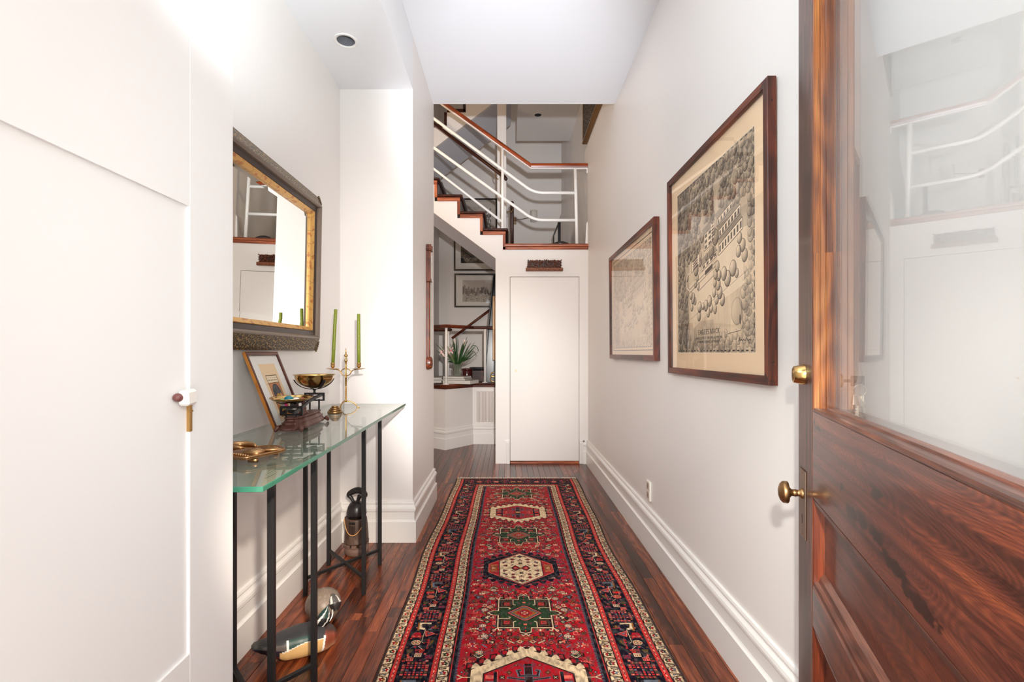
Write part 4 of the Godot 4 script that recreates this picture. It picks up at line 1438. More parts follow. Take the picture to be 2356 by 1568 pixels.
func build_rug():
	var m = mat("rug_pile", Color.WHITE, 0.95, 0.0, 0.2)
	m.albedo_texture = tex(paint_rug())
	m.texture_repeat = false
	m.normal_enabled = true
	m.normal_texture = noise_map(33, 0.25, 256, true, 5.0, 2)
	m.normal_scale = 0.6
	m.rim_enabled = true
	m.rim = 0.12
	m.rim_tint = 0.7
	var g = thing("rug", "long red Persian-style runner with cream, navy and green medallions on the wood floor", "rug", Vector3(0.075, 0.0, -4.575))
	B(true)
	var H = RH * RB
	var rows := []
	for i in 83:
		var b = H * i / 82.0
		var row := []
		for j in 17:
			var a = -0.5625 + 1.125 * j / 16.0
			var wob = rug_edge(b)
			var y = 0.0105 + 0.0006 * sin(b * 9.0 + a * 5.0)
			row.append(Vector3(a + wob * clamp(abs(a) / 0.56, 0.4, 1.0), y, b))
		rows.append(row)
	grid(rows)
	for i in 82:
		for s in [0, 16]:
			var p = rows[i][s]; var q = rows[i + 1][s]
			quad(Vector3(p.x, 0, p.z), Vector3(q.x, 0, q.z), q, p, Vector2(0, 0), Vector2(0, 0), Vector2(0, 0), Vector2(0, 0))
	for j in 16:
		for e in [0, 82]:
			var p = rows[e][j]; var q = rows[e][j + 1]
			quad(Vector3(p.x, 0, p.z), Vector3(q.x, 0, q.z), q, p, Vector2(0, 0), Vector2(0, 0), Vector2(0, 0), Vector2(0, 0))
	done("pile", "rug_pile", g)
	# bound edges and the short knotted fringe
	for s in [0, 16]:
		B(true)
		var pts := []
		for i in 83: pts.append(Vector3(rows[i][s].x + (0.002 if s else -0.002), 0.006, rows[i][s].z))
		tube(pts, 0.0055, 6)
		done("selvedge", "selvedge", g)
	B()
	for e in [0, 82]:
		for k in 150:
			var a = float(k) / 150.0 * 16.0
			var p = rows[e][int(a)].lerp(rows[e][min(int(a) + 1, 16)], a - int(a))
			var l = rng.randf_range(0.040, 0.055)
			var dz = -l if e == 0 else l
			var sk = rng.randf_range(-0.005, 0.005)
			quad(Vector3(p.x, 0.009, p.z), Vector3(p.x + 0.0062, 0.009, p.z), Vector3(p.x + 0.0062 + sk, 0.008, p.z + dz), Vector3(p.x + 0.0005 + sk, 0.008, p.z + dz))
			quad(Vector3(p.x, 0.009, p.z), Vector3(p.x + 0.0031, 0.012, p.z), Vector3(p.x + 0.003 + sk, 0.005, p.z + dz), Vector3(p.x + 0.001 + sk, 0.003, p.z + dz))
	for e in [0, 82]:
		for j in 16:
			var p = rows[e][j]; var q = rows[e][j + 1]
			var dz = -0.012 if e == 0 else 0.012
			quad(p + Vector3(0, 0.0008, 0), q + Vector3(0, 0.0008, 0), q + Vector3(0, -0.001, dz), p + Vector3(0, -0.001, dz))
	var fr = done("fringe", "fringe_white", g)
	fr.set_meta("kind", "stuff")

# ---- drawing on an image --------------------------------------------------------------------------------
func ipoly(img, pts, c):
	var w = img.get_width()
	var h = img.get_height()
	var lo := 1e9
	var hi := -1e9
	for p in pts:
		lo = min(lo, p.y); hi = max(hi, p.y)
	for j in range(max(0, int(lo)), min(h, int(hi) + 1)):
		var y = j + 0.5
		var xs := []
		for k in pts.size():
			var p = pts[k]; var q = pts[(k + 1) % pts.size()]
			if (p.y <= y) != (q.y <= y):
				xs.append(p.x + (y - p.y) / (q.y - p.y) * (q.x - p.x))
		xs.sort()
		for k in range(0, xs.size() - 1, 2):
			var a = clampi(int(round(xs[k])), 0, w)
			var b = clampi(int(round(xs[k + 1])), 0, w)
			if b > a:
				if c.a >= 1.0:
					img.fill_rect(Rect2i(a, j, b - a, 1), c)
				else:
					for i in range(a, b):
						img.set_pixel(i, j, img.get_pixel(i, j).lerp(Color(c, 1.0), c.a))

func iline(img, p, q, w, c):
	var n = (q - p).normalized().orthogonal() * w * 0.5
	ipoly(img, [p + n, q + n, q - n, p - n], c)

func ipath(img, pts, w, c):
	for k in pts.size() - 1: iline(img, pts[k], pts[k + 1], w, c)

func idisc(img, p, rx, ry, c, n = 18):
	var pts := []
	for k in n:
		var t = TAU * k / n
		pts.append(p + Vector2(cos(t) * rx, sin(t) * ry))
	ipoly(img, pts, c)

# a rounded tree of a pencil bird's-eye view: pale crown, hatched at its lower right
func itree(img, p, r, dark, ink):
	var w = img.get_width()
	var h = img.get_height()
	for j in range(max(0, int(p.y - r * 1.15)), min(h, int(p.y + r * 1.15))):
		for i in range(max(0, int(p.x - r)), min(w, int(p.x + r))):
			var d = Vector2((i - p.x) / r, (j - p.y) / (r * 1.12))
			var l = d.length()
			if l > 1.0: continue
			var s = clamp(0.16 + 0.55 * (d.x * 0.5 + d.y * 0.6) + 0.22 * l * l, 0.0, 1.0)
			if l > 0.88: s += 0.35
			s += 0.16 * sin(i * 0.9 + j * 0.55) * clamp(d.y + 0.5, 0, 1)
			img.set_pixel(i, j, img.get_pixel(i, j).lerp(ink, clamp(s * dark, 0.0, 0.9)))

func estate_drawing(faint):
	var W := 1000
	var H := 1032
	var paper = rgb(238, 212, 178) if not faint else rgb(240, 218, 190)
	var ink = rgb(62, 54, 50) if not faint else rgb(128, 112, 98)
	var img := Image.create(W, H, false, Image.FORMAT_RGB8)
	img.fill(paper)
	var k = 1.0 if not faint else 0.5
	var P = func(u, v): return Vector2(u * W, v * H)
	var n := FastNoiseLite.new()
	n.seed = 19; n.frequency = 0.006
	# pencil tone
	for j in range(0, H, 2):
		for i in range(0, W, 2):
			var u = i / float(W)
			var v = j / float(H)
			var t = 0.10 + 0.12 * n.get_noise_2d(i * 1.4, j * 0.35)
			if v < 0.42: t += 0.16
			if u < 0.20: t += 0.14
			if v > 0.82 and u < 0.55: t += 0.12
			img.fill_rect(Rect2i(i, j, 2, 2), paper.lerp(ink, clamp(t * k, 0, 1)))
	var open_ = func(u, v):
		if v > 0.28 and v < 0.60 and u > 0.40 and u < 0.93: return true
		if v > 0.46 and u > 0.17 and u < 0.88 and v < 0.90: return true
		if abs(u - 0.405 + 0.02 * v) < 0.018 and v > 0.16 and v < 0.46: return true
		if abs(u - 0.60 + 0.10 * (v - 0.1)) < 0.030 and v > 0.08 and v < 0.40: return true
		return false
	for r in 30:
		for q in 28:
			var u = (q + rng.randf_range(0, 1.0)) / 28.0
			var v = (r + rng.randf_range(0, 1.0)) / 30.0
			if open_.call(u, v): continue
			itree(img, P.call(u, v), rng.randf_range(16, 30), (rng.randf_range(0.55, 1.0) if v < 0.5 or u < 0.2 else rng.randf_range(0.30, 0.6)) * k, ink)
	# lawns and paths
	for e in [[[0.20, 0.60], [0.52, 0.52], [0.60, 0.74], [0.26, 0.86]], [[0.60, 0.50], [0.86, 0.44], [0.90, 0.68], [0.62, 0.74]]]:
		var pts := []
		for p in e: pts.append(P.call(p[0], p[1]))
		ipoly(img, pts, Color(paper.lightened(0.1), 0.75))
	iline(img, P.call(0.22, 0.80), P.call(0.94, 0.62), 3, Color(ink, 0.35 * k))
	# the house: long wings in slanted bird's-eye view
	var wing = func(u0, v0, u1, v1, hgt, rows, cols_):
		var a = P.call(u0, v0); var b = P.call(u1, v1)
		var up = Vector2(0, -hgt * H)
		ipoly(img, [a, b, b + up, a + up], paper.lightened(0.12))
		for e in [[a, b], [b, b + up], [b + up, a + up], [a + up, a]]: iline(img, e[0], e[1], 4, Color(ink, 0.8 * k))
		for q in cols_:
			for r in rows:
				var c0 = a.lerp(b, (q + 0.22) / cols_) + up * ((r + 0.2) / rows)
				var c1 = a.lerp(b, (q + 0.78) / cols_) + up * ((r + 0.2) / rows)
				ipoly(img, [c0, c1, c1 + up * 0.6 / rows, c0 + up * 0.6 / rows], Color(ink, 0.72 * k))
		ipoly(img, [a + up, b + up, b + up + Vector2(-30, -34), a + up + Vector2(-30, -34)], Color(ink, 0.30 * k))
	wing.call(0.60, 0.345, 0.78, 0.300, 0.035, 1, 5)
	wing.call(0.62, 0.415, 0.86, 0.350, 0.045, 1, 7)
	wing.call(0.62, 0.500, 0.88, 0.425, 0.055, 1, 8)
	wing.call(0.43, 0.44, 0.53, 0.42, 0.09, 3, 2)
	wing.call(0.52, 0.41, 0.57, 0.40, 0.10, 6, 1)
	wing.call(0.24, 0.53, 0.36, 0.495, 0.06, 4, 1)
	wing.call(0.40, 0.545, 0.60, 0.495, 0.030, 1, 4)
	ipoly(img, [P.call(0.44, 0.575), P.call(0.54, 0.55), P.call(0.54, 0.525), P.call(0.44, 0.55)], Color(ink, 0.85 * k))
	for e in [[0.20, 0.625, 0.60, 0.520], [0.20, 0.645, 0.58, 0.545], [0.34, 0.65, 0.56, 0.590]]:
		iline(img, P.call(e[0], e[1]), P.call(e[2], e[3]), 5, Color(ink, 0.5 * k))
	for q in 18:
		var t0 = PI * 0.5 + PI * q / 18
		var t1 = PI * 0.5 + PI * (q + 1) / 18
		iline(img, P.call(0.20 + 0.05 * cos(t0), 0.575 + 0.05 * sin(t0)), P.call(0.20 + 0.05 * cos(t1), 0.575 + 0.05 * sin(t1)), 6, Color(paper.lightened(0.2), 1.0))
	# single dark trees round the house and across the lawns
	for e in [[0.58, 0.395, 40], [0.53, 0.465, 34], [0.46, 0.475, 20], [0.31, 0.52, 36], [0.37, 0.49, 24], [0.56, 0.36, 20], [0.40, 0.36, 26], [0.60, 0.55, 28], [0.58, 0.59, 26], [0.62, 0.60, 28], [0.57, 0.63, 24], [0.68, 0.60, 34], [0.61, 0.645, 30], [0.56, 0.68, 26], [0.63, 0.69, 32], [0.59, 0.72, 26], [0.66, 0.73, 30], [0.50, 0.72, 30], [0.45, 0.74, 30], [0.52, 0.76, 24], [0.48, 0.78, 26], [0.57, 0.77, 24], [0.41, 0.74, 20], [0.36, 0.74, 30], [0.35, 0.79, 28], [0.26, 0.68, 32], [0.23, 0.66, 24], [0.29, 0.70, 22], [0.24, 0.73, 24], [0.30, 0.60, 24], [0.34, 0.62, 22], [0.33, 0.57, 20], [0.78, 0.59, 38], [0.72, 0.63, 38], [0.82, 0.62, 22], [0.85, 0.46, 26], [0.88, 0.50, 30], [0.84, 0.52, 28], [0.90, 0.55, 30]]:
		itree(img, P.call(e[0], e[1]), e[2], 1.05 * k, ink)
	# big soft trees in the lower corners
	for e in [[0.82, 0.80, 62], [0.90, 0.74, 58], [0.93, 0.86, 60], [0.97, 0.93, 46], [0.12, 0.90, 40], [0.16, 0.80, 36], [0.10, 0.80, 44]]:
		itree(img, P.call(e[0], e[1]), e[2], 0.36 * k, ink)
	for q in 9:
		itree(img, P.call(0.24 + 0.07 * q, 0.965), rng.randf_range(20, 34), 0.5 * k, ink)
	for q in 240:
		var p = P.call(rng.randf_range(0.15, 0.75), rng.randf_range(0.80, 0.90))
		iline(img, p, p + Vector2(rng.randf_range(-3, 3), rng.randf_range(30, 90)), 3, Color(ink, 0.08 * k))
	# a bird on a twig and a signature
	ipath(img, [P.call(0.72, 0.905), P.call(0.80, 0.898), P.call(0.86, 0.893), P.call(0.885, 0.865), P.call(0.87, 0.83), P.call(0.865, 0.76)], 4, Color(ink, 0.6 * k))
	idisc(img, P.call(0.853, 0.842), 8, 26, Color(ink, 0.8 * k), 10)
	if not faint:
		ipath(img, [P.call(0.83, 0.945), P.call(0.85, 0.925), P.call(0.845, 0.943), P.call(0.865, 0.936), P.call(0.875, 0.944), P.call(0.885, 0.935), P.call(0.90, 0.944), P.call(0.915, 0.928), P.call(0.925, 0.943), P.call(0.945, 0.938), P.call(0.96, 0.941)], 4, ink)
	# dashed border
	var b := 8
	for q in 22:
		var s = int(W * q / 22.0)
		for e in [[s, b, 24, 6], [s, H - b - 8, 24, 7]]: img.fill_rect(Rect2i(e[0], e[1], e[2], e[3]), ink)
		s = int(H * q / 22.0)
		for e in [[b, s, 5, 26], [W - b - 6, s, 6, 26]]: img.fill_rect(Rect2i(e[0], e[1], e[2], e[3]), ink)
	for e in [[0, 0, W, 3], [0, H - 3, W, 3], [0, 0, 3, H], [W - 3, 0, 3, H]]: img.fill_rect(Rect2i(e[0], e[1], e[2], e[3]), paper.lightened(0.3))
	return img

func town_etching():
	var img := Image.create(512, 320, false, Image.FORMAT_RGB8)
	img.fill(rgb(190, 180, 170))
	var ink = rgb(48, 42, 40)
	for k in 900:
		var y = rng.randf_range(110, 312)
		var x = rng.randf() * 512
		iline(img, Vector2(x, y), Vector2(x + rng.randf_range(-14, 14), y + rng.randf_range(-6, 6)), rng.randf_range(1, 4), Color(ink, rng.randf_range(0.2, 0.7)))
	for k in 26:
		var x = k * 20.0 + rng.randf_range(-6, 6)
		var h = rng.randf_range(30, 90) if k > 4 else rng.randf_range(60, 120)
		var y = 210 + rng.randf_range(-20, 20)
		ipoly(img, [Vector2(x, y), Vector2(x + 22, y), Vector2(x + 22, y - h), Vector2(x + 11, y - h - 14), Vector2(x, y - h)], Color(rgb(150, 140, 132).darkened(rng.randf() * 0.4), 0.8))
		for q in 8:
			var p = Vector2(x + rng.randf() * 20, y - rng.randf() * h)
			ipoly(img, [p, p + Vector2(5, 0), p + Vector2(5, 9), p + Vector2(0, 9)], Color(ink, 0.8))
	for k in 300:
		var p = Vector2(rng.randf() * 512, rng.randf_range(200, 316))
		idisc(img, p, rng.randf_range(2, 9), rng.randf_range(2, 6), Color(rgb(190, 180, 170) if k % 2 else ink, 0.5), 7)
	return img

func dark_landscape():
	var img := Image.create(256, 192, false, Image.FORMAT_RGB8)
	img.fill(rgb(30, 28, 30))
	for k in 420:
		var p = Vector2(rng.randf() * 256, rng.randf() * 192)
		var c = [rgb(70, 50, 34), rgb(120, 86, 52), rgb(46, 50, 54), rgb(28, 24, 24), rgb(96, 100, 104)][rng.randi_range(0, 4)]
		idisc(img, p, rng.randf_range(4, 16), rng.randf_range(3, 9), Color(c, 0.45), 9)
	for k in 40:
		idisc(img, Vector2(rng.randf() * 200 + 20, 150 + rng.randf() * 20), 6, 3, Color(rgb(176, 170, 160), 0.6), 8)
	return img

func horse_print():
	var img := Image.create(256, 256, false, Image.FORMAT_RGB8)
	img.fill(rgb(188, 180, 172))
	img.fill_rect(Rect2i(0, 0, 256, 6), rgb(140, 132, 124))
	for k in 260:
		var p = Vector2(rng.randf_range(184, 222), rng.randf_range(70, 240))
		idisc(img, p, rng.randf_range(3, 8), rng.randf_range(4, 12), Color([rgb(70, 66, 64), rgb(226, 222, 216), rgb(120, 114, 110)][k % 3], 0.7), 7)
	for k in 70:
		iline(img, Vector2(rng.randf() * 180, rng.randf() * 120 + 30), Vector2(rng.randf() * 180, rng.randf() * 120 + 40), 2, Color(rgb(120, 112, 106), 0.25))
	return img

func miniature():
	var img := Image.create(256, 448, false, Image.FORMAT_RGB8)
	img.fill(rgb(226, 198, 162))
	var n := FastNoiseLite.new()
	n.frequency = 0.05
	ipoly(img, [Vector2(40, 90), Vector2(216, 90), Vector2(216, 420), Vector2(40, 420)], rgb(92, 70, 58))
	ipoly(img, [Vector2(46, 96), Vector2(210, 96), Vector2(210, 150), Vector2(46, 150)], rgb(232, 212, 182))
	iline(img, Vector2(46, 112), Vector2(210, 112), 2, rgb(92, 70, 58))
	for k in 34:
		var x = 54 + k * 4.4
		iline(img, Vector2(x, 128 + 5 * sin(k * 1.7)), Vector2(x + 4, 132 + 6 * sin(k * 2.3 + 1)), 3, rgb(70, 54, 46))
	ipoly(img, [Vector2(46, 154), Vector2(210, 154), Vector2(210, 330), Vector2(46, 330)], rgb(190, 130, 92))
	ipoly(img, [Vector2(46, 330), Vector2(210, 330), Vector2(210, 416), Vector2(46, 416)], rgb(190, 122, 48))
	idisc(img, Vector2(128, 236), 66, 76, rgb(84, 86, 88))
	for k in 30:
		idisc(img, Vector2(128 + rng.randf_range(-50, 50), 226 + rng.randf_range(-56, 30)), 10, 12, Color([rgb(60, 62, 70), rgb(112, 112, 108), rgb(120, 64, 62)][k % 3], 0.4), 8)
	ipoly(img, [Vector2(80, 270), Vector2(120, 236), Vector2(180, 250), Vector2(190, 300), Vector2(86, 312)], rgb(186, 140, 66))
	ipoly(img, [Vector2(84, 314), Vector2(170, 306), Vector2(160, 346), Vector2(100, 356)], rgb(146, 140, 130))
	ipoly(img, [Vector2(168, 250), Vector2(182, 246), Vector2(190, 300), Vector2(164, 306)], rgb(226, 186, 170))
	idisc(img, Vector2(174, 246), 9, 11, rgb(206, 150, 120))
	ipoly(img, [Vector2(160, 300), Vector2(198, 296), Vector2(204, 384), Vector2(164, 392)], rgb(204, 36, 120))
	ipoly(img, [Vector2(70, 340), Vector2(150, 352), Vector2(146, 372), Vector2(66, 366)], rgb(110, 124, 70))
	return img

func pic(key, img):
	var m = mat(key, Color.WHITE, 0.85, 0.0, 0.3)
	m.albedo_texture = tex(img)
	return key

const FACE_R := Basis(Vector3(0, 0, 1), Vector3(0, 1, 0), Vector3(-1, 0, 0))
const FACE_L := Basis(Vector3(0, 0, -1), Vector3(0, 1, 0), Vector3(1, 0, 0))

func rect_path(w, h, z = 0.0):
	return [Vector3(-w / 2, -h / 2, z), Vector3(w / 2, -h / 2, z), Vector3(w / 2, h / 2, z), Vector3(-w / 2, h / 2, z)]

func flat(w, h, z, c = Vector2.ZERO):
	quad(Vector3(c.x - w / 2, c.y - h / 2, z), Vector3(c.x + w / 2, c.y - h / 2, z), Vector3(c.x + w / 2, c.y + h / 2, z), Vector3(c.x - w / 2, c.y + h / 2, z))

# frame > glass, mount, print; the thing's base is the middle of its back
func framed(called, label, category, group, xf, w, h, bar, depth, fm, mount, print_mat, pw, ph, poff = Vector2.ZERO, edge = ""):
	var o = thing(called, label, category, Vector3.ZERO, 0.0, group)
	o.transform = xf
	B()
	molding(rect_path(w, h), [Vector2(0.001, 0.0), Vector2(0.0, 0.001), Vector2(0.0, depth - 0.002), Vector2(0.002, depth), Vector2(bar - 0.003, depth), Vector2(bar, depth - 0.003), Vector2(bar, 0.004), Vector2(0.001, 0.004)], Vector3(0, 0, 1), true, false, -1.0)
	done("frame", fm, o)
	if edge:
		B()
		molding(rect_path(w - 2 * bar + 0.006, h - 2 * bar + 0.006, depth * 0.8), [Vector2(0.0, 0.0), Vector2(0.0, depth * 0.12), Vector2(0.006, 0.0)], Vector3(0, 0, 1), true, false, -1.0)
		done("inner_edge", edge, o)
	B()
	bx(Vector3(-w / 2 + 0.004, -h / 2 + 0.004, 0.002), Vector3(w / 2 - 0.004, h / 2 - 0.004, depth * 0.45), 0.0)
	var mt = done("mount", mount, o)
	B()
	flat(pw, ph, depth * 0.45 + 0.0006, poff)
	var pr = done("print", print_mat, mt)
	B()
	flat(w - 2 * bar, h - 2 * bar, depth - 0.008)
	done("glass", "glass_picture", o)
	return [o, pr, mt, depth * 0.45]

func build_wall_pictures():
	var big = framed("framed_drawing", "large framed pencil estate drawing with title lettering, nearest the entrance", "picture", "framed estate drawings on the right wall", Transform3D(FACE_R * Basis(Vector3(1, 0, 0), 0.006), Vector3(WR - 0.002, 1.5905, -2.047)), 0.982, 0.995, 0.030, 0.030, "wood_frame", "mat_tan", pic("print_estate", estate_drawing(false)), 0.760, 0.785, Vector2(0.0, -0.001))
	for r in [["EAGLES MACK", 0.0215, 0.215, -0.302], ["AN ESTATE OF BILLOPON,", 0.0115, 0.270, -0.329], ["DORCHESTER MASSACHUSETTS", 0.0095, 0.235, -0.345]]:
		letters(r[0], r[1], r[2], "ink", big[1], Transform3D(Basis(), Vector3(-0.012, r[3], big[3] + 0.0010)), "Droid Sans")
	for e in [-0.42, 0.0, 0.42]:
		B(true)
		ball(Vector3(0.491, e, 0.015), Vector3(0.001, 0.004, 0.004), 10)
		done("frame_pin", "wood_dark", big[0])
	var small = framed("framed_drawing", "smaller framed pale pencil drawing, nearer the closet door", "picture", "framed estate drawings on the right wall", Transform3D(FACE_R * Basis(Vector3(1, 0, 0), 0.008), Vector3(WR - 0.002, 1.562, -3.368)), 1.222, 0.822, 0.032, 0.033, "wood_frame", "mat_cream", pic("print_faint", estate_drawing(true)), 1.02, 0.66, Vector2(0.0, -0.005))
	B()
	molding(rect_path(1.06, 0.70, small[3] + 0.001), [Vector2(0, 0), Vector2(0, 0.0006), Vector2(0.004, 0.0006)], Vector3(0, 0, 1), true, false, -1.0)
	done("ruled_line", "ink", small[2])

func build_mirror():
	var w := 1.24
	var h := 0.836
	var o = thing("wall_mirror", "wide mirror in a speckled dark gold frame above the glass console", "mirror")
	o.transform = Transform3D(FACE_L * Basis(Vector3(1, 0, 0), 0.018) * Basis(Vector3(0, 1, 0), 0.006), Vector3(WL + 0.012, 1.6275, -2.035))
	B()
	molding(rect_path(w, h), [Vector2(0.004, 0.0), Vector2(0.0, 0.004), Vector2(0.0, 0.016), Vector2(0.006, 0.020), Vector2(0.062, 0.056)], Vector3(0, 0, 1), true, false, -1.0)
	done("frame", "frame_speckled", o)
	B()
	molding(rect_path(w - 0.124, h - 0.124, 0.056), [Vector2(0.0, 0.0), Vector2(0.003, 0.004), Vector2(0.010, 0.004), Vector2(0.016, -0.004), Vector2(0.018, -0.016)], Vector3(0, 0, 1), true, false, -1.0)
	done("frame_ridge", "frame_bevel", o)
	B()
	molding(rect_path(w - 0.160, h - 0.160, 0.040), [Vector2(0.0, 0.0), Vector2(0.022, -0.004), Vector2(0.024, -0.012)], Vector3(0, 0, 1), true, false, -1.0)
	done("frame_inner", "frame_brown", o)
	B()
	molding(rect_path(w - 0.206, h - 0.206, 0.034), [Vector2(0.0, -0.008), Vector2(0.001, 0.002), Vector2(0.004, 0.004), Vector2(0.022, -0.010), Vector2(0.022, -0.022)], Vector3(0, 0, 1), true, false, -1.0)
	done("frame_gilt_edge", "frame_gilt", o)
	# stepped leaves over the four corners
	for sx in [-1.0, 1.0]:
		for sy in [-1.0, 1.0]:
			B()
			for k in 4:
				var c = Vector3(sx * (w / 2 - 0.006 - 0.012 * k), sy * (h / 2 - 0.006 - 0.012 * k), 0.020 + 0.0075 * k)
				cbox(Vector3.ZERO, Vector3(0.030 - 0.003 * k, 0.011, 0.010), 0.003, Transform3D(Basis(Vector3(0, 0, 1), -sx * sy * PI / 4), c))
			done("corner_ornament", "frame_speckled", o)
	var gw = w - 0.250
	var gh = h - 0.250
	var bv := 0.024
	B()
	flat(gw - 2 * bv, gh - 2 * bv, 0.018)
	done("mirror_glass", "mirror_silver", o)
	B()
	molding(rect_path(gw, gh, 0.016), [Vector2(0, 0), Vector2(bv, 0.002)], Vector3(0, 0, 1), true, false, -1.0)
	done("bevelled_edge", "mirror_silver", o)

# ---- the console table and what stands on it -------------------------------------------------------------
const TT := 0.892     # top of the glass

func build_table():
	var t = thing("console_table", "long narrow console with a thick green-edged glass top on eight black iron legs", "console table", Vector3(-0.808, 0, -2.010), 0.0298)
	var hw := 0.220
	var hl := 0.905
	B()
	cbox(Vector3(0, TT - 0.0065, 0), Vector3(hw * 2 - 0.002, 0.013, hl * 2 - 0.002), 0.0)
	var gt = done("tabletop", "glass_tabletop", t)
	B()
	molding([Vector3(-hw, TT - 0.013, hl), Vector3(hw, TT - 0.013, hl), Vector3(hw, TT - 0.013, -hl), Vector3(-hw, TT - 0.013, -hl)], [Vector2(-0.0012, 0.0), Vector2(0, 0.0012), Vector2(0, 0.0118), Vector2(-0.0012, 0.013)], Vector3.UP, true, false, 1.0)
	done("polished_edge", "glass_edge", gt)
	var zs = [[0.612, 0.279], [-0.388, -0.728]]
	for g in zs:
		for z in g:
			for x in [-0.178, 0.107]:
				B()
				cbox(Vector3(x, (TT - 0.013) / 2, z), Vector3(0.019, TT - 0.0135, 0.019), 0.0015)
				done("leg", "iron_black", t)
		# crossed bars near the floor
		for s in [-1, 1]:
			B()
			var a = Vector3(-0.178, 0.085, g[0] if s > 0 else g[1])
			var b = Vector3(0.107, 0.085, g[1] if s > 0 else g[0])
			var l = a.distance_to(b)
			cbox(Vector3.ZERO, Vector3(0.014, 0.014, l - 0.016), 0.001, Transform3D(Basis.looking_at(b - a, Vector3.UP), (a + b) / 2))
			done("stretcher", "iron_black", t)

func bowl(r, depth, thick, xf = Transform3D()):
	var prof := []
	for k in 9:
		var a = PI / 2 * k / 8
		prof.append(Vector2(r * 0.92 * sin(a), depth * (1.0 - cos(a))))
	prof.append(Vector2(r, depth * 1.04))
	prof.append(Vector2(r, depth * 1.04 + 0.002))
	for k in 9:
		var a = PI / 2 * (8 - k) / 8
		prof.append(Vector2(max(0.0, r * 0.92 * sin(a) - 0.001), depth * (1.0 - cos(a)) + thick))
	lathe(prof, 40, xf)

